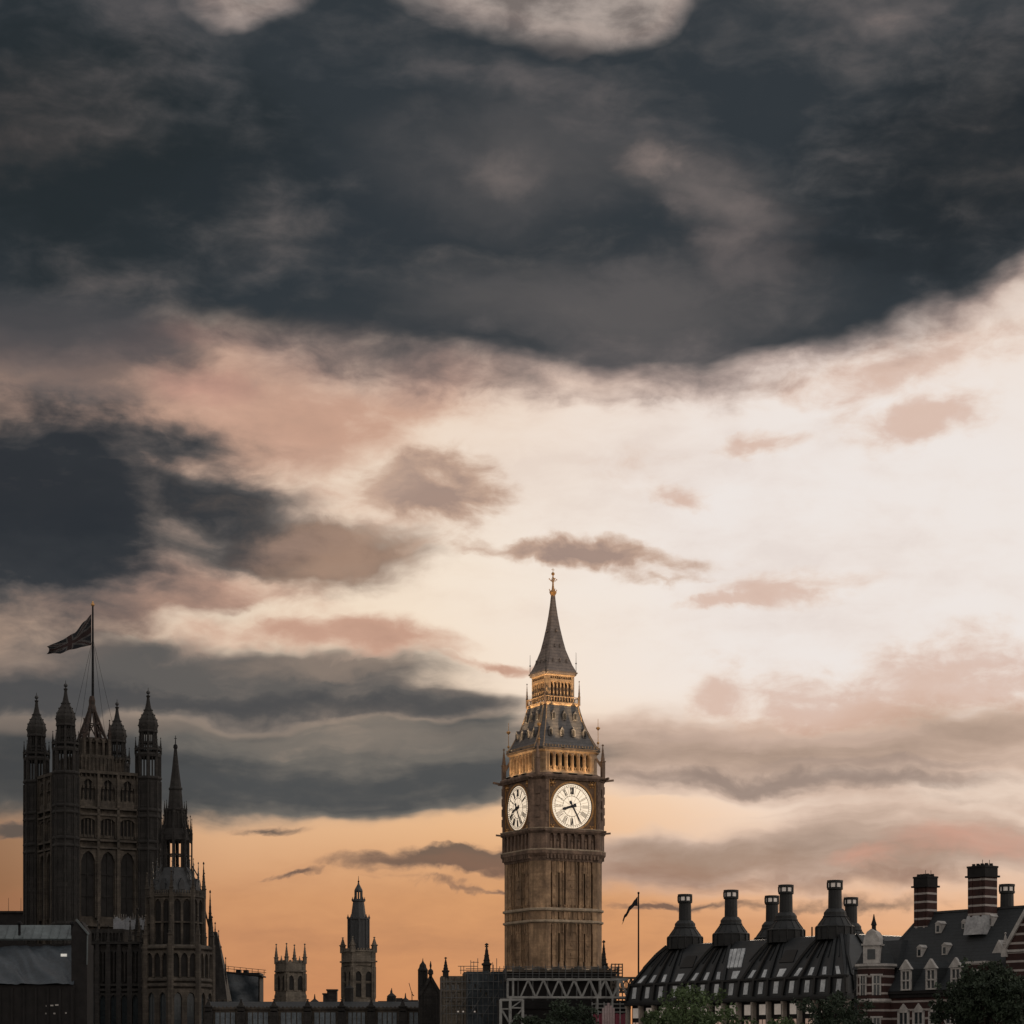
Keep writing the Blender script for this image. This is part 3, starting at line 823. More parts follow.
    # --- lit flood lamps on the ledges under belfry and lantern
    def flood(k, u, y, z, power, size, tilt):
        T = Matrix.Rotation(k*pi/2,4,'Z')
        f = MB(); f.M = T
        f.box(u-size/2,u+size/2,y-.12,y+.12,z-.1,z+.06)
        body = f.build('flood_lamp', M['iron'], R)
        e = MB(); e.M = T; e.box(u-size/2+.05,u+size/2-.05,y-.08,y+.1,z+.062,z+.085); e.build('lens', M['lampw'], body)
        ld = bpy.data.lights.new('flood_light', 'AREA'); ld.shape = 'RECTANGLE'
        ld.size = size; ld.size_y = .3; ld.energy = power; ld.color = (1.0,.70,.40); ld.spread = radians(150)
        lo = bpy.data.objects.new('flood_light', ld); COL.objects.link(lo); ld.spread = radians(55) if u in (-2,2) else radians(150); lo.parent = R
        lo.matrix_local = T @ Matrix.Translation((u,y,z+.12)) @ Matrix.Rotation(pi - tilt,4,'X')
    for k in (0,3):
        for u in (-3,0,3): flood(k, u, -7.25, 60.6, 75, 1.6, radians(14))
        for u in (-2,2): flood(k, u, -7.3, 65.0, 330, .4, radians(21))
    # the upper stages stand a little taller than their first setting-out
    def lift(z): return z if z < 64.9 else (64.9+(z-64.9)*1.127 if z < 72 else z+.9)
    def walk(o):
        for ch in [c for c in bpy.data.objects if c.parent == o]:
            if ch.type == 'MESH':
                for v in ch.data.vertices: v.co.z = lift(v.co.z)
            walk(ch)
    walk(R)
    return R
clock_tower()

# ------------------------------------------------------------------ the great square tower with four turrets
def square_tower():
    D0 = 540.0; h = 9.9
    R = thing('square_tower', 'massive dark square stone tower with four onion capped corner turrets', 'tower',
              (PX(92, D0), D0, 0), radians(30.5))
    b = MB()
    b.loft([rect(-9.7,9.7,-9.7,9.7,0), rect(-9.7,9.7,-9.7,9.7,77.2)])
    for k in b.sides():
        for z,hh in ((77.3,.7),(69.2,.5),(67.7,.5),(61.9,.5),(60.2,.45),(42.6,.7),(30,.6)):
            b.box(-8,8,-10.75,-9.6,z-hh/2,z+hh/2)
        b.arcade(-7.1,7.1,44.2,59.8,3,1.4,-9.5,-10.35,.8,head=.4)          # three tall lights
        for u in (-7.1,-2.37,2.37,7.1):
            b.box(u-.3,u+.3,-10.75,-10.3,30.3,77)
            for z in (47,50,53,56):
                b.box(u-.45,u+.45,-10.6,-10.3,z,z+.3)
        b.arcade(-7.1,7.1,62.4,67.4,3,1.3,-9.5,-10.3,.25,head=.5)
        for i in range(3):
            c = -4.73+i*4.73
            for q in (-.9,0,.9): b.box(c+q-.1,c+q+.1,-10.2,-9.6,62.6,66.6)
            b.box(c-1.6,c+1.6,-10.0,-9.6,62.4,63.1)
        b.arcade(-7.1,7.1,69.6,76.2,3,1.3,-9.5,-10.3,.85,head=.4)
        for i in range(3):                                               # statues under canopies
            c = -4.73+i*4.73
            b.box(c-1.7,c+1.7,-10.2,-9.6,69.5,70.9)
            for q in (-1,0,1):
                b.box(c+q*1.05-.3,c+q*1.05+.3,-10.15,-9.6,70.9,71.2)
                b.lathe(c+q*1.05,-9.95,[(.2,71.2),(.27,72.2),(.2,72.9),(.13,73.05),(.16,73.3),(.03,73.5)],6)
                b.pinnacle(c+q*1.05,-10.1,73.6,75.8,.5,.25)
        b.arcade(-7.4,7.4,76.2,77.1,14,.25,-9.6,-10.45,.6)
        for q in range(-6,7):                                            # panel tracery
            b.box(q*1.15-.07,q*1.15+.07,-9.98,-9.6,31,42)
    b.build('wall', M['dimstone'], R)
    for k in (0,3):
        for i in range(3):
            c = -4.73+i*4.73
            for z0,z1,w in ((44.6,59.0,1.5),(62.6,66.8,1.55),(71.2,75.6,1.4)):
                g = MB(); g.M = Matrix.Rotation(k*pi/2,4,'Z'); g.box(c-w,c+w,-9.76,-9.68,z0,z1)
                if z0 < 60:
                    for zz in (49,54): g.box(c-w,c+w,-9.95,-9.75,zz,zz+.25)
                    g.box(c-.1,c+.1,-9.95,-9.75,z0,z1)
                g.build('window', M['dark'], R)
    # turrets
    proto = MB(); t = proto
    t.loft([ngon(0,0,2.85,0), ngon(0,0,2.85,76.4)])
    for z in (30,42.6,60.2,61.9,67.7,69.2,76.6): t.loft([ngon(0,0,2.9,z-.4),ngon(0,0,3.15,z-.1),ngon(0,0,3.15,z+.2),ngon(0,0,2.9,z+.5)])
    for i in range(8):
        a = i*pi/4 + pi/8
        t.tube((2.85*cos(a),2.85*sin(a),30),(2.85*cos(a),2.85*sin(a),76),.26,n=6)
        am = i*pi/4
        for z0,z1 in ((31,42),(43.5,51),(52,59.5),(62.6,67.2),(70,75.6)):
            for s in (-.55,.55):
                cx,cy = 2.68*cos(am)-s*sin(am), 2.68*sin(am)+s*cos(am)
                t.bar((cx,cy,z0),(cx,cy,z1),.16)
        # open lower stage
        t.bar((2.6*cos(a),2.6*sin(a),76.5),(2.6*cos(a),2.6*sin(a),82.3),.62)
        for s in (0,):
            t.bar((2.45*cos(am),2.45*sin(am),76.5),(2.45*cos(am),2.45*sin(am),81.7),.22)
        # gallery pinnacles and open upper stage
        t.pinnacle(2.85*cos(a),2.85*sin(a),82.2,86.2,.42,.35)
        t.bar((1.7*cos(a),1.7*sin(a),82.5),(1.7*cos(a),1.7*sin(a),87.4),.5)
        t.bar((1.6*cos(am),1.6*sin(am),82.5),(1.6*cos(am),1.6*sin(am),87.4),.2)
        p0 = Vector((2.85*cos(a),2.85*sin(a),84)); p1 = Vector((2.85*cos(a+pi/4),2.85*sin(a+pi/4),84))
        t.bar(p0,p1,.14); t.bar(p0-Vector((0,0,.7)),p1-Vector((0,0,.7)),.5)
        q0 = Vector((1.7*cos(a),1.7*sin(a),84.9)); q1 = Vector((1.7*cos(a+pi/4),1.7*sin(a+pi/4),84.9)); t.bar(q0,q1,.4)
    t.loft([ngon(0,0,2.5,81.3),ngon(0,0,2.95,81.6),ngon(0,0,3.05,82.1),ngon(0,0,2.6,82.6)])
    t.loft([ngon(0,0,2.0,76.3),ngon(0,0,2.7,76.4),ngon(0,0,2.7,76.9)])
    o0 = proto.build('turret', M['dimstone_d'], R)
    c = MB()
    c.lathe(0,0,[(1.7,87.0),(2.2,87.3),(2.2,87.6),(2.0,87.8),(2.22,88.6),(2.2,89.4),(1.95,90.3),(1.5,91.2),(1.0,92.1),(.66,93.1),(.44,94.2),(.3,95.3),(.5,95.7),(.2,95.9)],8)
    for i in range(8):
        a = i*pi/4+pi/8
        for r,z in ((2.25,88.9),(2.0,90.2),(1.5,91.3),(.95,92.4)): c.ball((r*cos(a),r*sin(a),z),.17,5)
        c.pinnacle(1.95*cos(a),1.95*sin(a),87.2,89.2,.3,.3)
    c0 = c.build('onion_cap', M['dimstone_d'], o0)
    f = MB(); f.ball((0,0,96.5),.46,8); f.lathe(0,0,[(.12,95.8),(.12,96.4),(.06,97.6)],6)
    f.build('finial', M['lead'], c0)
    for i,(sx,sy) in enumerate(((-1,-1),(1,-1),(-1,1),(1,1))):
        o = o0 if i == 0 else o0.copy()
        if i: COL.objects.link(o)
        o.parent = R; o.location = (sx*h, sy*h, 0)
        if i:
            c1 = c0.copy(); COL.objects.link(c1); c1.parent = o          # cap travels with its turret
            for ch in c0.children:
                f1 = ch.copy(); COL.objects.link(f1); f1.parent = R; f1.location = o.location
    # finials sit on the turrets directly (one level down)
    for ch in list(c0.children):
        ch.parent = R; ch.location = (-h, -h, 0)
    # roof block, crest and iron pyramid under the flagstaff
    b = MB()
    b.box(-5.4,5.4,-5.4,5.4,77.2,80.4)
    for k in b.sides():
        b.arcade(-5.6,5.6,78.2,81.2,12,.3,-5.3,-5.75,.5)
        for i in range(13): b.pinnacle(-5.6+i*11.2/12,-5.7,81.0,82.0,.26,.3)
    b.box(-3.9,3.9,-3.9,3.9,80.4,82.2)
    for k in b.sides():
        b.arcade(-3.2,3.2,82,86,4,.55,-2.7,-3.3,.7)
    b.box(-2.9,2.9,-2.9,2.9,85.2,86.05); b.box(-2.2,2.2,-2.2,2.2,82,85.3)
    b.build('roof_block', M['dimstone'], R)
    b = MB()
    for k in b.sides():
        b.bar((-2.5,-2.5,86.0),(-.36,-.36,93.4),.5); b.bar((0,-2.5,86.0),(0,-.36,93),.3)
        b.bar((-2.6,-2.6,86.1),(2.6,-2.6,86.1),.4); b.bar((-1.45,-1.45,89.6),(1.45,-1.45,89.6),.26); b.bar((-2.5,-2.5,86),(0,-1.45,89.6),.2); b.bar((2.5,-2.5,86),(0,-1.45,89.6),.2)
        b.pinnacle(-3.1,-3.1,85.0,90.6,.6,.4)
    b.lathe(0,0,[(.9,92.4),(1.0,93.2),(.7,94.3),(.75,95.2),(.5,96.2)],8)
    b.build('iron_crown', M['ironred'], R)
    # flagstaff
    F = thing('flagstaff', 'tall black flagstaff rising from the crown of the square tower', 'flagpole', (PX(92.8,D0), D0, 96.2), radians(30.5))
    b = MB(); b.tube((0,0,-2.4),(0,0,21.0),.34,.2,8); b.build('pole', M['iron'], F)
    b = MB(); b.lathe(0,0,[(.2,20.8),(.42,21.1),(.42,21.35),(.22,21.6),(.1,22.0)],8); b.build('cap', M['gold'], F)
    for sx,sy in ((-1,-1),(1,-1),(1,1),(-1,1)):
        b = MB(); b.tube((0,0,13.5),(sx*5.3,sy*3.9,-14.4),.035,.035,4); b.build('stay', M['iron'], F)

def wind_flag(name, label, loc, rz, hoist, ln, top, bot, union, waves, depth):
    """cloth hung from a pole; top/bot give the two edges as (fraction, height) lists"""
    def ev(lst, u):
        for (a,p),(c,q) in zip(lst[:-1], lst[1:]):
            if a <= u <= c:
                t = (u-a)/(c-a); t = t*t*(3-2*t)*.5+t*.5
                return p+(q-p)*t
        return lst[-1][1]
    NU, NV = 60, 30
    b = MB(); pts = []
    for j in range(NV+1):
        for i in range(NU+1):
            u, v = i/NU, j/NV
            zt, zb = ev(top,u), ev(bot,u)
            y = depth*sin(u*waves*2*pi+v*2.2)*(.15+.85*u)
            pts.append((-ln*u*(1-.06*sin(v*3)), y, zb+(zt-zb)*v+.12*sin(u*17+v*5)*u))
    b.v = pts
    for j in range(NV):
        for i in range(NU):
            u, v = (i+.5)/NU, (j+.5)/NV
            m_ = 0
            if union:
                x, y = (u-.5)*2, (v-.5)
                if abs(x) < .09 or abs(y) < .095: m_ = 2
                elif abs(x) < .16 or abs(y) < .16: m_ = 1
                else:
                    d = abs(abs(y)-abs(x)/2)/1.118
                    m_ = 2 if d < .03 else (1 if d < .10 else 0)
            a = j*(NU+1)+i
            b.f.append([a,a+1,a+NU+2,a+NU+1]); b.mi.append(m_)
    o = b.build(name, [M['flag_b'],M['flag_w'],M['flag_r']], smooth=True)
    o.location = loc; o.rotation_euler = (0,0,rz)
    md = o.modifiers.new('thick','SOLIDIFY'); md.thickness = .03
    return tag(o, label, 'flag')

square_tower()
wind_flag('flag', 'large dark crossed flag blowing left from the tower flagstaff', (PX(92.8,540)-.35, 540, 96.2), radians(8), 7.2, 10.2,
          [(0,19.0),(.15,17.3),(.38,14.5),(.65,13.0),(1,11.1)], [(0,11.8),(.2,11.4),(.45,10.6),(.7,9.7),(1,9.7)], True, 1.4, .7)

# ------------------------------------------------------------------ spired octagonal tower
def spired_tower():
    D0 = 480.0
    R = thing('spired_tower', 'dark octagonal gothic tower with open lantern and needle spire', 'tower', (PX(175.5,D0), D0, 0), 0)
    A = cos(pi/8)
    def faces(mb):
        base = mb.M.copy()
        for k in range(8):
            mb.M = base @ Matrix.Rotation(radians(22.5+45*k),4,'Z'); yield k
        mb.M = base
    o8 = lambda r,z: ngon(0,0,r,z,8,0)
    b = MB()
    b.loft([o8(1.65,59),o8(1.6,63.3),o8(1.2,68),o8(.62,72.5),o8(.2,76)])
    for i in range(8):
        a = i*pi/4
        b.bar((1.66*cos(a),1.66*sin(a),62),(.2*cos(a),.2*sin(a),76),.14)
        for z in (64,66,68,70,72,74):
            r = 1.6*(76-z)/(76-62)
            b.ball((r*cos(a)+.1*cos(a),r*sin(a)+.1*sin(a),z),.14,5)
    b.loft([o8(1.25,67.3),o8(1.42,67.5),o8(1.42,67.8),o8(1.2,68)])
    b.build('spire', M['dimstone_d'], R)
    b = MB(); b.lathe(0,0,[(.2,75.7),(.48,76.1),(.42,76.6),(.12,76.9),(.06,78.6)],8); b.bar((-.3,0,78),(.3,0,78),.1); b.build('finial', M['iron'], R)
    b = MB()
    b.loft([o8(2.9,57.4),o8(2.7,58.2),o8(2.2,59.4),o8(2.15,63.0),o8(2.35,63.2),o8(2.35,63.5)])
    for i in range(8):
        a = i*pi/4
        b.pinnacle(2.25*cos(a),2.25*sin(a),62.6,65.2,.34,.3)
        b.pinnacle(3.05*cos(a),3.05*sin(a),56.5,62.2,.42,.3)
        b.bar((2.2*cos(a),2.2*sin(a),61),(3.0*cos(a),3.0*sin(a),58.6),.22)
    for k in faces(b): b.arcade(-.8,.8,59.6,62.8,2,.2,-1.9,-2.2,.8)
    b.build('upper_stage', M['dimstone_d'], R)
    b = MB()                                                               # open lantern
    b.loft([o8(2.5,56.6),o8(3.0,57),o8(3.0,57.5)])
    for i in range(8):
        a = i*pi/4
        b.bar((2.55*cos(a),2.55*sin(a),51.0),(2.55*cos(a),2.55*sin(a),57),.62)
        b.bar((3.35*cos(a),3.35*sin(a),50),(3.35*cos(a),3.35*sin(a),57.2),.3); b.pinnacle(3.35*cos(a),3.35*sin(a),57,61.5,.36,.3)
        b.bar((3.35*cos(a),3.35*sin(a),56.3),(2.5*cos(a),2.5*sin(a),57.3),.26)
        b.bar((3.35*cos(a),3.35*sin(a),53.8),(2.5*cos(a),2.5*sin(a),53.8),.2)
    for k in faces(b):
        b.box(-.09,.09,-2.45,-2.25,51,57); b.box(-.9,.9,-2.45,-2.25,53.8,54.15)
        b.arcade(-.72,.72,55.6,56.9,2,.1,-2.2,-2.45,.8,piers=False)
    b.build('lantern', M['dimstone_d'], R)
    b = MB()
    b.loft([o8(5.9,45.6),o8(5.2,47.2),o8(3.9,49.6),o8(3.1,51.2),o8(2.6,51.4)])
    for i in range(8):
        a = i*pi/4
        b.pinnacle(4.7*cos(a),4.7*sin(a),45.8,52.6,.5,.4); b.pinnacle(3.7*cos(a),3.7*sin(a),48.6,53.4,.36,.35)
        b.bar((4.7*cos(a),4.7*sin(a),49.5),(3.3*cos(a),3.3*sin(a),52),.24)
    for k in faces(b):
        d = MB
        b.loft([[(-.6,-5.2,46.6),(.6,-5.2,46.6),(.6,-5.2,47.9),(0,-5.2,49),(-.6,-5.2,47.9)],[(-.6,-3.6,46.6),(.6,-3.6,46.6),(.6,-3.6,47.9),(0,-3.6,49),(-.6,-3.6,47.9)]])
    b.build('skirt_roof', M['lead'], R)
    b = MB()                                                               # drum
    b.loft([o8(5.3,34),o8(5.3,45.4)])
    b.loft([o8(5.8,44.9),o8(6.15,45.2),o8(6.15,45.7),o8(5.7,46)])
    for i in range(8):
        a = i*pi/4
        b.loft([ngon(5.75*cos(a),5.75*sin(a),.62,34,6),ngon(5.75*cos(a),5.75*sin(a),.62,45)])if 0 else b.tube((5.7*cos(a),5.7*sin(a),27),(5.7*cos(a),5.7*sin(a),45.2),.6,.55,6)
        b.pinnacle(5.9*cos(a),5.9*sin(a),45,50.5,.7,.35)
    for k in faces(b):
        b.arcade(-2.0,2.0,35.2,45,2,.5,-4.7,-5.35,.8,head=.3)
        b.box(-2.1,2.1,-5.5,-4.8,39.8,40.1)
        for i in range(9): b.box(-2.2+i*.55-.12,-2.2+i*.55+.12,-5.75,-5.5,45.5,46.5)
    b.build('drum', M['dimstone'], R)
    for k in (6,7,0,1):
        for u in (-1.0,1.0):
            g = MB(); g.M = Matrix.Rotation(radians(22.5+45*k),4,'Z')
            g.box(u-.78,u+.78,-5.0,-4.92,35.4,44.2); g.box(u-.06,u+.06,-5.1,-4.98,35.4,44.2)
            g.build('window', M['dark'], R)
    b = MB()                                                               # broad lower stage
    b.loft([o8(7.3,0),o8(7.3,34.4)])
    for z in (26.9,28.0,34.6): b.loft([o8(7.4,z-.4),o8(7.95,z-.1),o8(7.95,z+.25),o8(7.3,z+.7)])
    for i in range(8):
        a = i*pi/4
        b.tube((7.5*cos(a),7.5*sin(a),0),(7.5*cos(a),7.5*sin(a),35.4),.75,.7,6); b.pinnacle(7.5*cos(a),7.5*sin(a),35,41.5,.8,.35)
    for k in faces(b):
        b.arcade(-2.7,2.7,12,26.2,2,1.1,-6.5,-7.35,.8,head=.6); b.arcade(-2.7,2.7,28.6,33.9,3,.4,-6.6,-7.3,.9,head=.3)
    b.build('lower_stage', M['dimstone'], R)
    for k in (6,7,0,1):
        for u in (-1.35,1.35):
            g = MB(); g.M = Matrix.Rotation(radians(22.5+45*k),4,'Z')
            g.box(u-.8,u+.8,-6.86,-6.78,12.5,25.4); g.box(u-.05,u+.05,-6.96,-6.84,12.5,25.4)
            for z in (16,20): g.box(u-.8,u+.8,-6.96,-6.84,z,z+.15)
            g.build('tall_window', M['glassb'], R)
        for u in (-1.8,0,1.8):
            g = MB(); g.M = Matrix.Rotation(radians(22.5+45*k),4,'Z'); g.box(u-.66,u+.66,-6.86,-6.78,28.8,33.4); g.build('blind_arch', M['dark'], R)  # dark panels added in the recesses, the darkening put into their colour
spired_tower()

def steep_roof():
    D0 = 486.0; s = FPX/D0
    z = lambda y: PZ(y,D0); x = lambda p: (p-216)/s
    R = thing('stepped_chapel', 'black steep roofed chapel with stepped pinnacles right of the spired tower', 'building', (PX(216,D0), D0, 0), 0)
    b = MB(); b.box(x(204),x(229),-3.5,4,0,z(1000)); 
    for u in (206,211,217,222,228): b.box(x(u)-.35,x(u)+.35,-4.1,-3.4,0,z(1000))
    b.build('wall', M['dimstone'], R)
    b = MB()
    b.loft([rect(x(204),x(229.5),-4,4,z(1001)), rect(x(206),x(227),-3,3,z(985)), rect(x(208),x(224),-2,2,z(965)), rect(x(209.5),x(220.5),-1.2,1.2,z(947)), rect(x(211),x(217),-.8,.8,z(932))])
    b.build('roof', M['dimstone_d'], R)
    for (p,y0,y1,w) in ((204,900,862,.7),(210.5,940,890,.7),(215.5,950,922,.6),(221.5,965,946,.5),(226,985,957,.5),(219,950,930,.4)):
        q = MB(); q.pinnacle(x(p),-.6,z(y0)-6,z(y1),w,.62); q.build('pinnacle', M['dimstone_d'], R)
    q = MB()
    q.bar((x(204),-.6,z(905)),(x(210),-.6,z(930)),.3); q.bar((x(210),-.6,z(928)),(x(216),-.6,z(948)),.3); q.bar((x(212),-.6,z(950)),(x(222),-.6,z(962)),.25)
    q.build('flying_buttress', M['dimstone_d'], R)
steep_roof()

# ------------------------------------------------------------------ wing between the two towers
def wing():
    D0 = 478.0; s = FPX/D0; z = lambda y: PZ(y,D0); x = lambda p: (p-110)/s
    R = thing('gothic_wing', 'dark gothic stone wing with buttresses below the big square tower', 'building', (PX(110,D0), D0, 0), radians(-4))
    b = MB()
    b.box(x(76),x(143),0,14,0,z(944))
    b.box(x(78),x(120),3,14,0,z(928))
    for y in (943,985,990): b.box(x(75),x(143),-.9,.2,z(y)-.25,z(y)+.25)
    for u in range(76,144,11):
        b.box(x(u)-.5,x(u)+.5,-1.1,.1,0,z(950)); b.pinnacle(x(u),-.5,z(952),z(930)+(u%3),.7,.35)
    b.arcade(x(76),x(142),12,z(993),6,1.0,.1,-.8,.8,head=.4); b.arcade(x(76),x(142),z(982),z(950),12,.35,.1,-.6,.9,head=.3)
    b.arcade(x(84),x(120),z(941),z(932),10,.2,3.1,2.6,.7)
    b.build('wall', M['dimstone_d'], R)
    for i in range(6):
        w_ = (x(142)-x(76))/6; c = x(76)+w_*(i+.5)
        g = MB(); g.box(c-w_*.36,c+w_*.36,-.12,-.04,12.4,z(996)); g.box(c-.06,c+.06,-.25,-.1,12.4,z(996)); g.build('window', M['glassb'], R)
    for i,(p,y0,y1) in enumerate(((132,952,906),(141,950,910))):
        q = MB(); q.pinnacle(x(p),5,z(y0),z(y1),1.0,.5); q.build('pinnacle', M['dimstone_d'], R)
wing()

def roof_scaffold():
    D0 = 490.0; s = FPX/D0; z = lambda y: PZ(y,D0); x = lambda p: (p-132)/s
    R = thing('roof_scaffold', 'small pale netted scaffold platform at the foot of the square tower', 'scaffold', (PX(132,D0), D0+2, 0), 0)
    random.seed(5)
    b = MB()
    for i in range(9):
        u = x(114)+(x(151)-x(114))*i/8
        for y in (-1.5,1.5): b.tube((u,y,z(1024)-8),(u,y,z(916)+random.uniform(-.3,.7)),.06,n=5)
    for yy in (934,926,918):
        for y in (-1.5,1.5): b.tube((x(112),y,z(yy)),(x(152),y,z(yy)),.05,n=5)
    b.build('tube_frame', M['pole'], R)
    b = MB(); b.box(x(112),x(152),-1.6,1.6,z(931)-.1,z(931)); b.build('deck', M['board'], R)
    b = MB()
    N = 24
    for i in range(N):
        u0,u1 = x(113)+(x(151)-x(113))*i/N, x(113)+(x(151)-x(113))*(i+1)/N
        y0 = -1.65+.12*sin(i*1.7); y1 = -1.65+.12*sin((i+1)*1.7)
        zt = z(919)+.35*sin(i*.9)+.2*random.random(); zb = z(929.5)
        b.add([(u0,y0,zb),(u1,y1,zb),(u1,y1,zt),(u0,y0,zt)],[(0,1,2,3)])
    b.build('netting', M['clear'], R)
roof_scaffold()

# ------------------------------------------------------------------ low sheet-roofed hall at the left
def sheet_hall():
    D0 = 430.0; s = FPX/D0; z = lambda y: PZ(y,D0); x = lambda p: (p-20)/s
    R = thing('sheet_roofed_hall', 'low dark hall with blue grey sheeted roof and pale upper roof strip', 'building', (PX(20,D0), D0, 0), 0)
    b = MB(); b.box(x(-70),x(74),0,16,0,z(985)); b.box(x(-70),x(78),9.5,16,0,z(941))
    for i in range(12): b.box(x(-60+i*12)-.2,x(-60+i*12)+.2,-.35,.05,0,z(988))
    b.build('wall', M['brickdk'], R)
    N, K = 72, 20; b = MB()                                                  # wind-rippled sheeting
    random.seed(2)
    for j in range(K+1):
        for i in range(N+1):
            u, v = i/N, j/K
            px_ = x(-70)+(x(74)-x(-70))*u
            zz = z(984)+(z(943.5)-z(984))*v
            rp = .34*sin(px_*1.15+v*11+1.3*sin(v*5+px_*.4))+.2*sin(px_*2.3+v*17+2*sin(px_*.7))
            b.v.append((px_, -.6+10.0*v-rp*.4, zz+rp*(.3+.7*sin(pi*min(1,v*1.05)))))
    for j in range(K):
        for i in range(N):
            a = j*(N+1)+i; b.f.append([a,a+1,a+N+2,a+N+1]); b.mi.append(0)
    b.build('sheeted_roof', M['sheet'], R, smooth=True)
    b = MB()
    b.loft([[(x(-70),9.0,z(936)),(x(77),9.0,z(936)),(x(72),12.5,z(921)),(x(-70),12.5,z(921))],[(x(-70),9.2,z(936)-.3),(x(77),9.2,z(936)-.3),(x(72),12.7,z(921)-.3),(x(-70),12.7,z(921)-.3)]])
    for i in range(16): b.bar((x(-60+i*9),9.0,z(935)),(x(-60+i*9)-.0,12.4,z(921.3)),.1)
    b.build('upper_roof', M['zinc'], R)
    for p in (8,62):
        q = MB(); q.lathe(x(p),10,[(.25,z(934)),(.25,z(922)),(.5,z(921)),(.5,z(919)),(.15,z(918))],8); q.build('roof_vent', M['iron'], R)
    q = MB(); q.bar((x(57),3.7,z(958)+.7),(x(63),3.7,z(958)+.7),.25,.5); q.build('lit_skylight', M['lampc'], R)
    for (p,w,y) in ((47,2,1006),(52,3,1005.5),(57,3.5,1005),(46,1,1013.5),(54.5,2,1013.5),(66,1.5,1013)):
        q = MB(); q.box(x(p-w/2),x(p+w/2),-.12,-.04,z(y)-.13,z(y)+.13); q.build('lit_window', M['portl'], R)  # pale colour stands for the lit pane, which gives no light
    R2 = thing('end_turret', 'dark stair turret with pale edges at the end of the sheeted roof', 'turret', (PX(81,432), 432, 0), 0)
    b = MB(); s2 = FPX/432; q = lambda y: PZ(y,432)
    b.loft([rect(-1.5,1.4,-1.5,3,0),rect(-1.5,1.4,-1.5,3,q(932)),rect(-1.0,.3,-1.0,2.5,q(922))]); b.build('wall', M['brickdk'], R2)
    b = MB(); b.bar((-.6,-1.6,q(920)),(1.75,-1.6,q(935)),.35); b.bar((1.5,-1.6,q(936)),(1.4,-1.6,q(965)),.22); b.build('coping', M['zinc'], R2)
    R3 = thing('flat_roofed_block', 'distant dark flat roofed block left of the square tower', 'building', (PX(0,600), 600, 0), 0)
    b = MB(); z6 = lambda y: PZ(y,600); b.box(-22,9,0,12,0,z6(913)); b.box(-22,9,-.4,12.2,z6(913),z6(911)); b.build('wall', M['brickdk'], R3)
    b = MB(); 
    for p in (6,18.5): b.tube((PX(p,600)-PX(0,600),3,z6(911)),(PX(p,600)-PX(0,600),3,z6(897)),.06,.04,5)
    b.build('aerial', M['iron'], R3)
sheet_hall()

# ------------------------------------------------------------------ middle distance
def pinnacled_tower():
    D0 = 560.0; s = FPX/D0; z = lambda y: PZ(y,D0)
    R = thing('pinnacled_tower', 'small square church tower with four tall thin pinnacles', 'church tower', (PX(290.5,D0), D0, 0), radians(35))
    b = MB(); h = 2.6
    b.box(-h+.3,h-.3,-h+.3,h-.3,0,z(962)); b.box(-h-.25,h+.25,-h-.25,h+.25,0,z(996)); b.loft([rect(-h-.25,h+.25,-h-.25,h+.25,z(996)),rect(-h,h,-h,h,z(992))])
    for k in b.sides():
        b.arcade(-h+.1,h-.1,z(991),z(974),2,1.0,-h+.4,-h,.85,head=.4)
        b.box(-h-.15,h+.15,-h-.3,-h+.4,z(972),z(971)+.1)
        b.box(-h,h,-h,-h+.4,z(971),z(963)); 
        for i in range(6): b.box(-h+.2+i*(2*h-.4)/5-.22,-h+.2+i*(2*h-.4)/5+.22,-h-.05,-h+.35,z(963),z(960.5))
        b.box(-h-.1,-h+.75,-h-.1,-h+.75,z(996),z(962))
    b.build('tower_wall', M['stone_m'], R)
    for k in (0,3):
        for u in (-1.22,1.22):
            g = MB(); g.M = Matrix.Rotation(k*pi/2,4,'Z'); g.box(u-.85,u+.85,-h+.2,-h+.26,z(990),z(976)); g.build('louvre_window', M['dark'], R)
    for sx in (-1,1):
        for sy in (-1,1):
            q = MB(); q.pinnacle(sx*(h-.1),sy*(h-.1),z(964),z(943.5),.72,.3); q.build('pinnacle', M['stone_m'], R)
    for k in range(4):
        q = MB(); q.M = Matrix.Rotation(k*pi/2,4,'Z'); q.pinnacle(0,-h+.1,z(963),z(956),.45,.3); q.build('small_pinnacle', M['stone_m'], R)
pinnacled_tower()

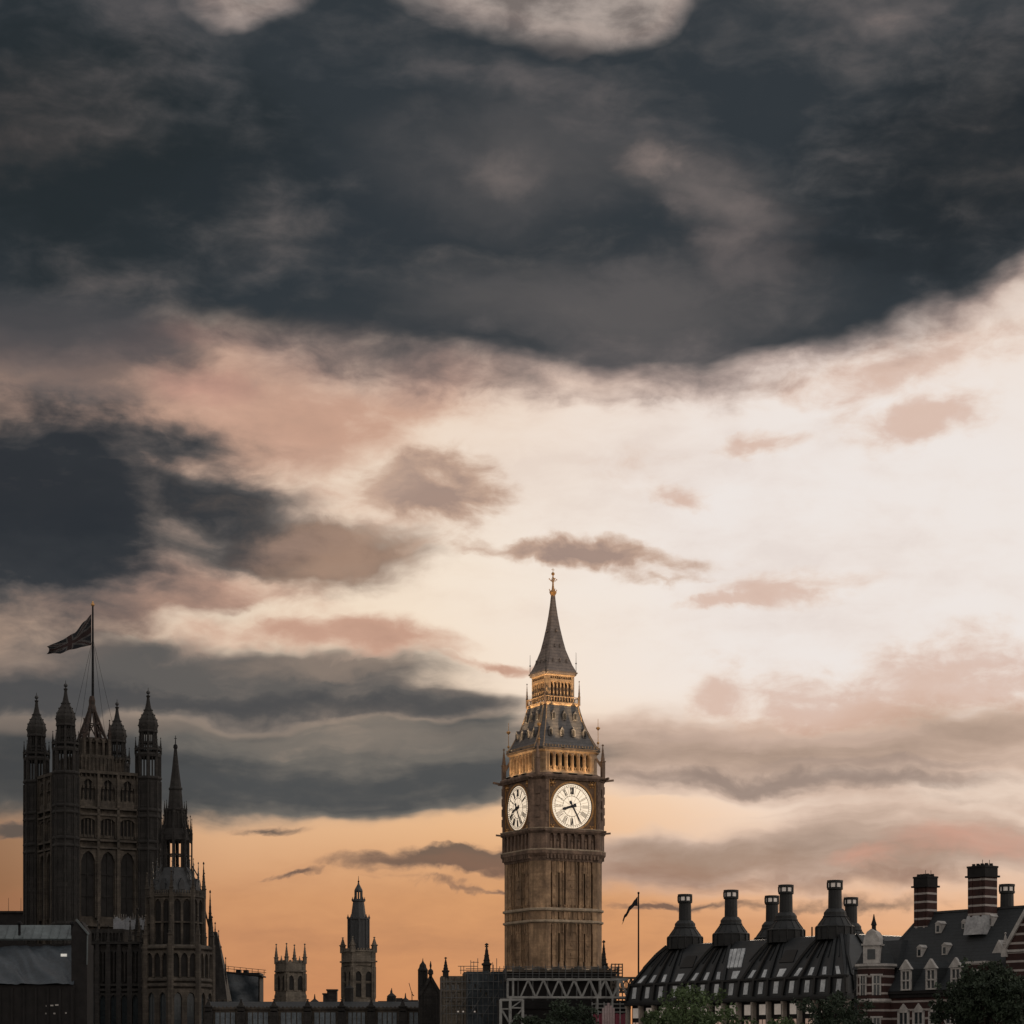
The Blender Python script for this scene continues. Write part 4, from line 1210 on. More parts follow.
def tiered_tower():
    D0 = 520.0; s = FPX/D0; z = lambda y: PZ(y,D0); w = lambda p: p/s
    R = thing('tiered_lantern_tower', 'pale square tower carrying a tall dark tiered lantern', 'tower', (PX(358.5,D0), D0, 0), radians(28))
    b = MB(); h = 2.75
    b.box(-h+.35,h-.35,-h+.35,h-.35,0,z(951)); b.box(-h-.1,h+.1,-h-.1,h+.1,0,z(999))
    for k in b.sides():
        b.arcade(-h+.2,h-.2,z(998),z(967),2,1.0,-h+.4,-h,.7,head=1.0)
        b.box(-h+.2,h-.2,-h+.1,-h+.5,z(983),z(982)); b.box(-h,h,-h-.02,-h+.4,z(966),z(952))
        b.box(-h-.35,h+.35,-h-.45,-h+.2,z(962.5),z(961)); b.box(-h-.2,h+.2,-h-.25,-h+.2,z(952),z(950.5))
        b.box(-h-.15,-h+.8,-h-.15,-h+.8,z(999),z(952))
        for i in range(9): b.box(-h+i*2*h/8-.15,-h+i*2*h/8+.15,-h-.15,-h+.1,z(950.5),z(948.5))
    b.build('tower_wall', M['stone_m'], R)
    for k in (0,3):
        for u in (-1.3,1.3):
            for (a,c) in ((997,984),(981,969)):
                g = MB(); g.M = Matrix.Rotation(k*pi/2,4,'Z'); g.box(u-.75,u+.75,-h+.2,-h+.26,z(a),z(c)); g.build('window', M['dark'], R)
    for sx in (-1,1):
        for sy in (-1,1):
            q = MB(); q.pinnacle(sx*(h-.1),sy*(h-.1),z(953),z(937),.95,.45); q.build('pinnacle', M['stone_m'], R)
    o8 = lambda r,y: ngon(0,0,r,z(y),8)
    b = MB()
    b.loft([o8(2.3,951),o8(2.25,920),o8(2.5,919.5),o8(2.5,918),o8(1.7,917)])
    b.loft([o8(1.75,918),o8(1.65,916),o8(1.25,902),o8(1.45,901.5),o8(1.45,900),o8(.9,899)])
    for i in range(8):
        a = i*pi/4+pi/8
        b.tube((2.3*cos(a),2.3*sin(a),z(951)),(2.3*cos(a),2.3*sin(a),z(919)),.2,n=5); b.pinnacle(2.35*cos(a),2.35*sin(a),z(919),z(914.5),.35,.3)
        b.pinnacle(1.35*cos(a),1.35*sin(a),z(901),z(897),.28,.3)
        b.bar((.75*cos(a),.75*sin(a),z(900)),(.75*cos(a),.75*sin(a),z(891)),.26)
        am = i*pi/4
        for q in (.35,): b.bar((2.12*cos(am),2.12*sin(am),z(949)),(2.12*cos(am),2.12*sin(am),z(921)),.12)
    b.loft([o8(.75,892),o8(.95,891),o8(.8,889),o8(.55,887),o8(.25,884.5),o8(.12,882)])
    b.build('tiered_lantern', M['lead'], R)
    q = MB(); q.tube((0,0,z(883)),(0,0,z(876)),.1,.04,6); q.ball((0,0,z(881.5)),.22,6); q.build('finial', M['iron'], R)
tiered_tower()

def long_range():
    D0 = 440.0; s = FPX/D0; z = lambda y: PZ(y,D0); x = lambda p: (p-325)/s
    R = thing('long_palace_range', 'long low stone range with buttresses and pale window panels along the bottom', 'building', (PX(325,D0), D0, 0), 0)
    b = MB(); b.box(x(206),x(446),0,12,0,z(1008)); b.box(x(206),x(446),-.3,.1,z(1009.5),z(1008)+.1)
    for i in range(60): b.box(x(207+i*4)-.15,x(207+i*4)+.15,-.25,.1,z(1008),z(1006.5))
    b.build('wall', M['dimstone'], R)
    b = MB(); b.loft([rect(x(206),x(446),.4,11.6,z(1008)),rect(x(206),x(446),4.5,7.5,z(1001))]); b.build('roof', M['slate'], R)
    piers = [209,241.5,274.5,308,342,371.5,403,434]
    for p in piers:
        q = MB(); q.box(x(p)-.75,x(p)+.75,-1.3,.05,0,z(1011)); q.pinnacle(x(p),-.7,z(1012),z(999),1.2,.35); q.build('buttress', M['dimstone_d'], R)
    for a,c in zip(piers[:-1],piers[1:]):
        n = 4
        for i in range(n):
            u0 = x(a)+1.1+(x(c)-x(a)-2.2)*i/n; u1 = x(a)+1.1+(x(c)-x(a)-2.2)*(i+1)/n
            g = MB(); g.box(u0+.12,u1-.12,-.12,-.03,z(1040),z(1012.5)); 
            for zz in (1018,1026): g.box(u0+.12,u1-.12,-.2,-.1,z(zz),z(zz)+.15)
            g.box((u0+u1)/2-.05,(u0+u1)/2+.05,-.2,-.1,z(1040),z(1012.5))
            g.build('window', M['bluepan'], R)
    for (p,w_,y,dp) in ((329,5,988,8),(322,2,992,8)):
        q = MB(); q.box(x(p-w_),x(p+w_),dp-1,dp+1,z(1004),z(y)); q.box(x(p-w_)-.15,x(p+w_)+.15,dp-1.15,dp+1.15,z(y+1.5),z(y)); q.build('chimney', M['dimstone_d'], R)
    for (p,y) in ((347,983),(312,997),(390,991),(404,996)):
        q = MB(); q.lathe(x(p),6,[(.9,z(1004)),(.9,z(y+5)),(1.0,z(y+4.5)),(.7,z(y+3)),(.2,z(y+1)),(.06,z(y-4))],8); q.build('roof_turret', M['dimstone_d'], R)
long_range()

def netted_block():
    D0 = 560.0; s = FPX/D0; z = lambda y: PZ(y,D0); x = lambda p: (p-243)/s
    R = thing('netted_block', 'boxy block wrapped in blue grey sheeting with rooftop guard rail', 'building', (PX(243,D0), D0, 0), 0)
    b = MB(); b.box(x(220),x(259.5),.3,9,0,z(972.5)); b.loft([[(x(218),0,z(972)),(x(262),0,z(976.5)),(x(262),9.3,z(976.5)),(x(218),9.3,z(972))],[(x(218),0,z(970.5)),(x(262),0,z(975)),(x(262),9.3,z(975)),(x(218),9.3,z(970.5))]]); b.build('wall', M['brickdk'], R)
    b = MB(); N,K = 24,16
    for j in range(K+1):
        for i in range(N+1):
            u,v = i/N,j/K
            b.v.append((x(224)+(x(258.5)-x(224))*u, -.35+.28*sin(u*9+v*4)+.15*sin(v*11-u*5), z(1010)+(z(973+4*u)-z(1010))*v))
    for j in range(K):
        for i in range(N):
            a = j*(N+1)+i; b.f.append([a,a+1,a+N+2,a+N+1]); b.mi.append(0)
    b.build('sheeting', M['sheet'], R, smooth=True)
    b = MB()
    for i in range(8):
        p = 222+i*6; yy = 970.5+(p-218)*.102
        b.tube((x(p),.4,z(yy)),(x(p),.4,z(yy-5.5)),.07,n=5)
    for d in (5.2,2.8): b.tube((x(219),.4,z(970.5-d)),(x(266),.4,z(975.4-d)),.06,n=5)
    b.build('guard_rail', M['iron'], R)
    b = MB()
    for p in (237,244.5): b.box(x(p-2.2),x(p+2.2),2,5,z(974),z(969.5))
    b.build('roof_plant', M['iron'], R)
netted_block()

def gabled_hall():
    D0 = 432.0; s = FPX/D0; z = lambda y: PZ(y,D0); x = lambda p: (p-430)/s
    R = thing('gabled_porch', 'dark gabled porch with a round capped stair turret beside it', 'building', (PX(430,D0), D0, 0), 0)
    b = MB(); pr = [(x(421),0),(x(441),0),(x(441),z(994)),(x(431),z(978)),(x(421),z(994))]
    b.loft([[(p,-2.0,q) for p,q in pr],[(p,5,q) for p,q in pr]])
    for p in (425,431,437): b.box(x(p)-.14,x(p)+.14,-2.2,-1.95,z(1024),z(994))
    b.build('wall', M['dimstone_d'], R)
    b = MB(); b.bar((x(441.5),-2.1,z(995)),(x(431),-2.1,z(977)),.4,.5); b.bar((x(420.5),-2.1,z(995)),(x(431),-2.1,z(977)),.4,.5); b.build('coping', M['dimstone_d'], R)
    b = MB(); b.lathe(x(431),-2,[(.3,z(979)),(.35,z(975)),(.55,z(974.5)),(.5,z(971)),(.12,z(969)),(.22,z(966)),(.05,z(961.5))],8); b.build('gable_finial', M['dimstone_d'], R)
    b = MB(); b.lathe(x(423),-.8,[(.85,0),(.85,z(972)),(1.0,z(971)),(1.0,z(970)),(.75,z(968)),(.62,z(965)),(.3,z(963)),(.1,z(961)),(.05,z(958.5))],8)
    for i in range(8): b.bar((x(423)+.85*cos(i*pi/4),-.8+.85*sin(i*pi/4),z(1000)),(x(423)+.85*cos(i*pi/4),-.8+.85*sin(i*pi/4),z(971)),.12)
    b.build('stair_turret', M['dimstone_d'], R)
gabled_hall()

# far-off rooftops and a crane against the glow
def far_things():
    D0 = 1500.0; s = FPX/D0; z = lambda y: PZ(y,D0); x = lambda p: (p-400)/s
    R = thing('distant_domed_roofs', 'faint distant roofline with a small dome on the orange horizon', 'building', (PX(400,D0), D0, 0), 0)
    b = MB()
    for (a,c,y) in ((378,392,1001),(392,402,998),(402,418,1000),(356,378,1003)): b.box(x(a),x(c),0,20,0,z(y))
    b.build('wall', M['dimstone_d'], R)
    b = MB(); b.lathe(x(390),8,[(2.6,z(1001)),(2.6,z(998)),(2.3,z(996.5)),(1.4,z(995)),(.4,z(994)),(.2,z(990))],12); b.build('dome', M['lead'], R)
    R = thing('tower_crane', 'thin distant crane with a slanting jib on the horizon', 'crane', (PX(412,1400), 1400, 0), 0)
    z4 = lambda y: PZ(y,1400); f = 1400/FPX
    b = MB(); b.bar((0,0,0),(0,0,z4(992)),.5); b.build('mast', M['iron'], R)
    b = MB(); b.bar((0,0,z4(994)),(-3*f,0,z4(983)),.35); b.bar((0,0,z4(994)),(2*f,0,z4(996)),.5); b.build('jib', M['iron'], R)
far_things()

# ------------------------------------------------------------------ building works round the clock tower's foot
def works():
    D0 = 384.0; s = FPX/D0; z = lambda y: PZ(y,D0); x = lambda p: (p-566)/s
    R = thing('truss_gantry', 'grey steel lattice truss gantry across the clock tower base', 'gantry', (PX(566,D0), D0, 0), radians(2))
    for y0 in (-1.2, 1.4):
        b = MB(); x0, x1 = x(507), x(628); n = 14
        for zz in (979.5, 997.5): b.bar((x0,y0,z(zz)),(x1,y0,z(zz)),.34,.34)
        for i in range(n+1):
            u = x0+2.2+(x1-x0-2.2)*i/n; u2 = x0+2.2+(x1-x0-2.2)*(i+1)/n
            if i < n: b.bar((u,y0,z(997.5 if i%2==0 else 979.5)),(u2,y0,z(979.5 if i%2==0 else 997.5)),.2,.2)
        for p in (507.5,513,600,618): b.bar((x(p),y0,z(979.5)),(x(p),y0,z(997.5)),.26)
        b.build('lattice_truss', M['steelw'], R)
    b = MB(); b.box(x(507),x(628),-1.0,1.2,z(998.5)-.1,z(998.5)+.1)
    for i in range(12): b.bar((x(507)+i*1.8,-1.2,z(979.5)),(x(507)+i*1.8,1.4,z(979.5)),.16)
    b.build('cross_beams', M['steelw'], R)
    for y0 in (-1.2,1.4):
        b = MB()
        for p,yt in ((500.5,1000),(510,997.5),(522.5,1000)): b.bar((x(p),y0,0),(x(p),y0,z(yt)),.42)
        b.bar((x(500),y0,z(1000)),(x(523),y0,z(1000)),.36); b.bar((x(510),y0,z(1008)),(x(523),y0,z(1008)),.2)
        b.bar((x(500.5),y0,z(1008)),(x(510),y0,z(1024)),.24); b.bar((x(511),y0,z(1008)),(x(522),y0,z(1000)),.2); b.bar((x(500.5),y0,z(1009)),(x(510),y0,z(1009)),.2)
        b.bar((x(510),y0,z(1024)),(x(522),y0,z(1009)),.2); b.bar((x(500.5),y0,0),(x(522.5),y0,z(1024)),.24)
        b.build('trestle_frame', M['steelw'], R)
        for p in (597,612):
            b = MB(); b.bar((x(p),y0,0),(x(p),y0,z(998)),.3); b.build('leg', M['steelw'], R)
    # scaffold deck wrapped round the shaft
    R = thing('scaffold_deck', 'dark scaffold deck with guard rails wrapped round the clock tower shaft', 'scaffold', (PX(566,D0+14), D0+14, 0), radians(2))
    b = MB(); W0, W1, Y0, Y1 = x(503), x(617), -6.5, 12
    for (x0,x1,y0,y1) in ((W0,W1,Y0,Y0+1.4),(W0,W0+1.4,Y0+1.4,Y1),(W1-1.4,W1,Y0+1.4,Y1)):
        for zz in (977.5, 969.5): b.box(x0,x1,y0,y1,z(zz)-.12,z(zz))
    b.build('deck', M['board'], R)
    b = MB(); random.seed(11)
    n = 17
    for i in range(n+1):
        u = W0+(W1-W0)*i/n
        for y0 in (Y0,Y0+1.4): b.tube((u,y0,z(978)),(u,y0,z(964.5)+random.uniform(-.2,.5)),.06,n=5)
    for zz in (974.5,972,966.5,965): b.tube((W0-.3,Y0,z(zz)),(W1+.3,Y0,z(zz)),.05,n=5)
    for i in range(8):
        v = Y0+(Y1-Y0)*i/7
        for u in (W0,W1): b.tube((u,v,z(978)),(u,v,z(964.5)),.06,n=5)
    for zz in (974.5,966.5):
        for u in (W0,W1): b.tube((u,Y0,z(zz)),(u,Y1,z(zz)),.05,n=5)
    b.build('guard_rail', M['pole'], R)
    b = MB()
    for i in range(40):
        u0 = W0+1+(W1-W0-2)*i/40; u1 = u0+(W1-W0-2)/40
        t0 = z(966.5)+.25*sin(i*.8)+random.random()*.2; y0 = Y0+1.5+.1*sin(i*1.3); y1 = Y0+1.5+.1*sin(i*1.3+1.3)
        b.add([(u0,y0,z(969.3)),(u1,y1,z(969.3)),(u1,y1,t0),(u0,y0,t0)],[(0,1,2,3)])
    b.build('netting', M['board'], R)
    b = MB(); b.box(W0+.2,W1-.2,Y0+1.45,Y0+1.5,8,z(970)); b.build('dark_sheeting', M['brickdk'], R)  # sheet carried down towards the ground to darken the lit shaft foot
    b = MB()
    for p in (505,515,530,545,560,575,590,605,615):
        b.bar((x(p),Y0+.7,0),(x(p),Y0+.7,z(978)),.22)
    b.build('support_post', M['pole'], R)
    # base storey of sheds behind the truss
    R = thing('site_cabins', 'dark boarded site cabins stacked below the truss gantry', 'site cabin', (PX(560,D0+6), D0+6, 0), radians(2))
    b = MB(); b.box(x(503),x(634),-1,4,0,z(999.5)); 
    for i in range(5): b.box(x(503),x(634),-1.15,-1.0,z(1048-i*10),z(1048-i*10)+.2)
    b.build('wall', M['brickdk'], R)
    b = MB()
    for p in (528,534,571,577): b.box(x(p),x(p+4),-1.18,-1.02,z(1020),z(1014))
    b.build('window', M['glass'], R)
    # tall square scaffold cage and walkway right of the shaft
    R = thing('scaffold_cage', 'open scaffold cage standing right of the clock tower shaft', 'scaffold', (PX(617,392), 392, 0), 0)
    s2 = FPX/392; zz = lambda y: PZ(y,392); b = MB()
    for i in range(4):
        for y0 in (0,1.5): b.tube(((-5.2+i*3.6)/s2,y0,0),((-5.2+i*3.6)/s2,y0,zz(963.5)),.07,n=5)
    for yy in (964,967,970,973,976.5):
        for y0 in (0,1.5): b.tube((-5.8/s2,y0,zz(yy)),(6/s2,y0,zz(yy)),.06,n=5)
    b.build('tube_frame', M['board'], R)
    R = thing('lattice_walkway', 'dark lattice walkway between the clock tower and the ribbed bronze roof', 'walkway', (PX(625,390), 390, 0), 0)
    s2 = FPX/390; zz = lambda y: PZ(y,390); b = MB()
    for yy in (978,992): b.bar((-14/s2,0,zz(yy)),(16/s2,0,zz(yy)),.36)
    for i in range(6):
        a, c = (-14+i*5)/s2, (-9+i*5)/s2
        b.bar((a,0,zz(992)),(c,0,zz(978)),.2); b.bar((a,0,zz(978)),(c,0,zz(992)),.2); b.bar((a,0,zz(978)),(a,0,zz(992)),.2)
    b.build('lattice', M['board'], R)
    b = MB(); 
    for p in (-10,10): b.bar((p/s2,0,0),(p/s2,0,zz(992)),.4)
    b.build('post', M['board'], R)
    # hoardings
    R = thing('red_hoarding', 'dark red and white sheeted hoarding low beside the truss gantry', 'hoarding', (PX(609,380), 380, 0), radians(2))
    s2 = FPX/380; zz = lambda y: PZ(y,380); q = lambda p: (p-609)/s2
    b = MB()
    for i in range(14): b.box(q(593)+i*(q(628)-q(593))/14+.03, q(593)+(i+1)*(q(628)-q(593))/14-.03, -.1-.04*(i%2), .1, 0, zz(1013.5+(i*7%3)*.4))
    b.build('red_panel', M['red'], R)
    b = MB()
    for i in range(5): b.box(q(602)+i*.42, q(602)+i*.42+.36, -.35-.05*(i%3), -.2, 8, zz(1003+abs(i-2)*2.6))
    b.build('white_sheet', M['netw'], R)
    b = MB()
    for yy in (1004,1008,1012): b.bar((q(592),-.2,zz(yy)),(q(628),-.2,zz(yy)),.12)
    for p in (592,598,604,612,620,628): b.bar((q(p),-.2,0),(q(p),-.2,zz(1002)),.12)
    b.build('rail_frame', M['steelw'], R)
    # gabled neighbour with a pinnacle just right of the shaft
    R = thing('pinnacled_gable', 'dark stone gable with a slim crocketed pinnacle hard by the clock tower', 'building', (PX(604,418), 418, 0), radians(10))
    s2 = FPX/418; zz = lambda y: PZ(y,418); q = lambda p: (p-604)/s2
    b = MB(); pr = [(q(588),0),(q(613),0),(q(613),zz(979)),(q(604),zz(962)),(q(588),zz(970))]
    b.loft([[(a,0,c) for a,c in pr],[(a,6,c) for a,c in pr]]); b.build('wall', M['dimstone_d'], R)
    b = MB(); b.pinnacle(q(604),.2,zz(975),zz(940),1.0,.3); b.build('pinnacle', M['dimstone_d'], R)
    b = MB()
    for i in range(5): b.pinnacle(q(606+i*1.6),.1,zz(966+i*3),zz(961+i*3),.3,.3)
    b.build('crocket', M['dimstone_d'], R)
    # scaffolded range left of the shaft
    D1 = 402.0; s2 = FPX/D1; zz = lambda y: PZ(y,D1); q = lambda p: (p-472)/s2
    R = thing('scaffolded_range', 'dark range under scaffolding and netting left of the clock tower', 'building', (PX(472,D1), D1, 0), radians(3))
    b = MB(); b.box(q(441),q(466),0,9,0,zz(976)); b.box(q(464),q(508),-.6,9,0,zz(972))
    for yy in (983,992,1001): b.box(q(440.5),q(464),-.25,.1,zz(yy),zz(yy)+.3)
    for p in (444,450,456,462): b.box(q(p)-.2,q(p)+.2,-.3,.1,0,zz(977))
    b.build('wall', M['stone_m'], R)
    b = MB(); b.pinnacle(q(445.7),.3,zz(978),zz(957),1.0,.3); b.build('pinnacle', M['dimstone_d'], R)
    b = MB(); b.pinnacle(q(487),1.5,zz(974),zz(942.5),1.3,.3); b.bar((q(485.3),1.5,zz(946)),(q(488.7),1.5,zz(946)),.2); b.build('tall_pinnacle', M['dimstone_d'], R)
    for i in range(5):
        g = MB(); g.box(q(442+i*4.5)+.1,q(445.5+i*4.5),-.12,-.04,zz(991),zz(985)); g.build('window', M['glassb'], R)
    b = MB(); N,K = 30,14
    for j in range(K+1):
        for i in range(N+1):
            u,v = i/N,j/K
            b.v.append((q(466)+(q(507)-q(466))*u, -1.2+.25*sin(u*13+v*5)+.2*sin(v*9-u*7), zz(1030)+(zz(971.5)-zz(1030))*v))
    for j in range(K):
        for i in range(N):
            if (i*7+j*5)%23 == 0: continue
            a = j*(N+1)+i; b.f.append([a,a+1,a+N+2,a+N+1]); b.mi.append(0)
    b.build('debris_netting', M['sheetd'], R, smooth=True)
    b = MB(); random.seed(3)
    for i in range(13):
        p = 441+i*5.2
        b.tube((q(p),-1.7,0),(q(p),-1.7,zz(972 if p>462 else 982)+random.uniform(0,1.2)),.06,n=5)
    for yy in (974,982,990,998,1006,1014): b.tube((q(441 if yy > 980 else 464),-1.7,zz(yy)),(q(507),-1.7,zz(yy)),.05,n=5)
    for i in range(4): b.tube((q(442+i*14),-1.75,zz(1014)),(q(456+i*14),-1.75,zz(992)),.05,n=5)
    for (p,y0) in ((461,966),(464,966),(471,960),(474,961),(478,958),(493,962),(497,958),(500,966)): b.tube((q(p),1,zz(974)),(q(p),1,zz(y0)),.06,n=5)
    for yy,p0,p1 in ((966,458,478),(968.5,466,506),(970,460,506),(962,471,479)): b.tube((q(p0),1,zz(yy)),(q(p1),1,zz(yy)),.06,n=5)
    b.build('scaffold_frame', M['pole'], R)
    b = MB()
    for p in (457,462,473.5): b.box(q(p),q(p+1.6),-1.8,-1.72,zz(1012.5),zz(1011)-.02)
    b.build('work_lamp', M['blindw'], R)
    # flagpole and pennant
    F = thing('slim_flagpole', 'slim dark flagpole with a drooping flag beside the ribbed bronze roof', 'flagpole', (PX(638.5,404), 404, 0), 0)
    b = MB(); b.tube((0,0,0),(0,0,PZ(894,404)),.2,.12,8); b.build('pole', M['iron'], F)
    b = MB(); b.ball((0,0,PZ(893,404)),.22,8); b.build('cap', M['iron'], F)
M['netw'] = mat('white_sheeting', (.42,.33,.33), .7, (.28,.2,.2), .8, .8)
M['sheetd'] = mat('dark_netting', (.05,.062,.072), .7, (.02,.027,.033), .9, .35, bump=.5)
works()
wind_flag('flag', 'small dark flag hanging limp from the slim flagpole', (PX(638.5,404)-.15, 404, 0), radians(10), 2.0, 2.75,
          [(0,PZ(896.5,404)),(.2,PZ(900,404)),(.5,PZ(906,404)),(.8,PZ(914,404)),(1,PZ(921,404))],
          [(0,PZ(906,404)),(.2,PZ(906,404)),(.5,PZ(910.5,404)),(.8,PZ(918,404)),(1,PZ(924,404))], False, 1.2, .3)

# ------------------------------------------------------------------ big office block with ribbed bronze roof and chimneys
def bronze_block():
    A = Vector((PX(627,380), 380)); B = Vector((PX(847,338), 338))
    d = B-A; L = d.length; th = atan2(d.y, d.x)
    R = thing('bronze_roofed_block', 'large block with steep ribbed dark bronze roof and tall drum chimneys', 'building', (A.x, A.y, 0), th)
    c, s = cos(th), sin(th)
    def to_local(px_, D): X = PX(px_, D)-A.x; Y = D-A.y; return (X*c+Y*s, -X*s+Y*c)
    def on_line(px_, ly):                       # local x where column px crosses the line y = ly
        k = (px_-512)/FPX
        return (k*(A.y+ly*c) - A.x + ly*s)/(c - k*s)
    W = 46.0; IN = 4.6
    PR = [(0,20.7),(0,21.2),(.38,23.7),(.62,23.95),(2.1,26.7),(3.4,28.7),(IN,30.1)]
    ring = lambda i,z: rect(i,L-i,i,W-i,z)
    b = MB(); b.loft([ring(-.35,20.4), ring(-.35,20.75)]+[ring(i,z) for i,z in PR]+[ring(7,30.4)]); roof = b.build('roof', M['bronze'], R)
    chx = [on_line(p, IN+1.2) for p in (685,731,786,835)]
    nb = 15; bay = L/nb
    def rib(mb, xe, xr, w=.42):
        pts = []
        for (i,z) in PR[1:]:
            t = i/IN
            pts.append((xe+(xr-xe)*t, i-.16, z+.1))
        for p,q in zip(pts[:-1],pts[1:]): mb.bar(p,q,w,.34)
    near = lambda u: min(chx, key=lambda q: abs(q-u))
    ribs = []
    for j in range(nb+1):
        xe = j*bay; xc = near(xe)
        xr = min(max(xc + (xe-xc)*.32, IN), L-IN)
        m_ = MB(); rib(m_, xe, xr); m_.build('rib', M['bronzel'], R); ribs.append((xe,xr))
        if j < nb:
            xe2 = xe+bay*.5; xc2 = near(xe2); xr2 = min(max(xc2+(xe2-xc2)*.32, IN), L-IN)
            m_ = MB(); pts = [(xe2+(xr2-xe2)*i/IN, i-.05, z+.05) for i,z in PR[4:]]
            for p,q in zip(pts[:-1],pts[1:]): m_.bar(p,q,.16,.16)
            m_.build('rib', M['bronzel'], R)
    for ysgn in (0,):
        m_ = MB()
        for i,z in ((.38,23.78),): m_.bar((0,i-.15,z),(L,i-.15,z),.35,.3)
        m_.bar((0,-.4,20.7),(L,-.4,20.7),.4,.35)
        m_.build('eaves_band', M['bronzel'], R)
    # end slopes
    for k in range(10):
        m_ = MB()
        for xs,sg in ((0,1),(L,-1)):
            pts = [(xs+sg*(i-.12), min(max(1.5+k*(W-3)/9, i), W-i), z+.08) for i,z in PR[1:]]
            for p,q in zip(pts[:-1],pts[1:]): m_.bar(p,q,.34,.3)
            break
        m_.build('rib', M['bronzel'], R)
        m_ = MB(); pts = [(L-(i-.12), min(max(1.5+k*(W-3)/9, i), W-i), z+.08) for i,z in PR[1:]]
        for p,q in zip(pts[:-1],pts[1:]): m_.bar(p,q,.34,.3)
        m_.build('rib', M['bronzel'], R)
    # attic windows: an upright light and a sloping light in each bay
    def rx(j, t): 
        (a,b_),(c_,d_) = ribs[j], ribs[j+1]
        l, r = a+(b_-a)*t, c_+(d_-c_)*t
        return l, r
    for j in range(nb):
        l0,r0 = rx(j,0.02); l1,r1 = rx(j,.08)
        g = MB(); y0,y1 = .03,.33; z0,z1 = 21.55,23.35
        cx0, cx1 = l0+(r0-l0)*.34, l0+(r0-l0)*.62
        g.loft([[(cx0,y0-.06,z0),(cx1,y0-.06,z0),(cx1,y1-.08,z1),(cx0,y1-.08,z1)],[(cx0,y0+.1,z0),(cx1,y0+.1,z0),(cx1,y1+.1,z1),(cx0,y1+.1,z1)]])
        g.build('attic_window', M['skyl'], R)
        l0,r0 = rx(j,.15); l1,r1 = rx(j,.36)
        p = lambda f,i,z,l,r: (l+(r-l)*f, i, z)
        g = MB(); g.loft([[p(.36,.62,24.13,l0,r0),p(.64,.62,24.13,l0,r0),p(.64,1.25,25.3,l1,r1),p(.36,1.25,25.3,l1,r1)],
                          [p(.36,.72,24.0,l0,r0),p(.64,.72,24.0,l0,r0),p(.64,1.35,25.15,l1,r1),p(.36,1.35,25.15,l1,r1)]])
        g.build('roof_window', M['skyl'], R)
    # large louvred rooflight
    uo = on_line(731, 2.2)
    for q in range(4):
        g = MB(); a0 = uo-1.6+q*.95; sh = -.9
        g.loft([[(a0+2*sh*-.6,1.55,25.95),(a0+.8+2*sh*-.6,1.55,25.95),(a0+.8,3.35,28.9),(a0,3.35,28.9)],[(a0+2*sh*-.6,1.65,25.7),(a0+.8+2*sh*-.6,1.65,25.7),(a0+.8,3.45,28.65),(a0,3.45,28.65)]])
        g.build('rooflight', M['skyl'], R)
    for px_ in (690,790):                                            # closed dark hatches between ribs
        uo = on_line(px_, 2.6); g = MB()
        g.loft([[(uo-1.6,1.75,26.3),(uo+1.6,1.75,26.3),(uo+1.3,2.9,28.2),(uo-1.3,2.9,28.2)],[(uo-1.6,1.9,26.1),(uo+1.6,1.9,26.1),(uo+1.3,3.05,28.0),(uo-1.3,3.05,28.0)]])
        g.build('hatch', M['bronzel'], R)
    # chimneys
    ZT = 38.35
    def chimney(lx, ly):
        b = MB(); n = 14
        b.lathe(lx,ly,[(2.85,29.5),(2.85,31.3),(2.95,31.35),(2.95,31.5),(2.6,31.7),(1.8,32.8),(1.85,33.0),(1.7,33.15),(1.68,33.6),(1.25,34.1),(1.04,34.2),(1.0,37.0),(1.02,37.05)],n)
        for i in range(n):
            a = 2*pi*i/n+pi/n
            b.bar((lx+2.9*cos(a),ly+2.9*sin(a),29.6),(lx+2.9*cos(a),ly+2.9*sin(a),31.4),.16)
            b.bar((lx+2.6*cos(a),ly+2.6*sin(a),31.7),(lx+1.8*cos(a),ly+1.8*sin(a),32.8),.12)
        o = b.build('chimney', M['bronzec'], R)
        b = MB(); b.lathe(lx,ly,[(.95,36.9),(1.18,37.0),(1.2,37.3),(.8,37.32),(.8,38.0),(1.2,38.05),(1.2,38.38),(1.1,38.4)],n)
        for i in range(7):
            a = 2*pi*i/7+.3; b.bar((lx+1.1*cos(a),ly+1.1*sin(a),37.25),(lx+1.1*cos(a),ly+1.1*sin(a),38.1),.2)
        b.build('cowl', M['bronzec'], o)
        b = MB(); b.lathe(lx,ly,[(1.0,37.36),(1.0,37.96)],n); b.build('cowl_vent', M['blindw'], o)  # brightness of the openings put into a pale, faintly glowing drum
    for u in chx: chimney(u, IN+1.2)
    for p,D in ((772,380),(851,384),(1007,356)): chimney(*to_local(p,D))
    # walls under the eaves
    b = MB(); b.box(.6,L-.6,.6,W-.6,0,20.5); b.build('wall', M['brickdk'], R)
    for j in range(nb+1):
        q = MB(); u = j*bay
        q.box(u-.15,u+.15,-.2,.65,0,20.3); q.box(u-.22,u+.22,-.3,.65,19.9,20.38); q.build('pier', M['sandst'], R)
        if j < nb:
            for (z0,z1,mt) in ((18.4,20.0,'blindw'),(14.4,17.7,'blind'),(10.4,13.7,'blind')):
                g = MB(); g.box(u+.95,u+bay-.95,.46,.56,z0,z1)
                o = g.build('window', M[mt], R)
                f = MB(); f.box(u+.85,u+.95,.4,.58,z0-.1,z1+.1); f.box(u+bay-.95,u+bay-.85,.4,.58,z0-.1,z1+.1); f.box(u+.85,u+bay-.85,.4,.58,z1,z1+.1)
                if z1-z0 > 2: f.box(u+bay/2-.04,u+bay/2+.04,.4,.58,z0,z1)
                f.build('frame', M['bronzel'], o)
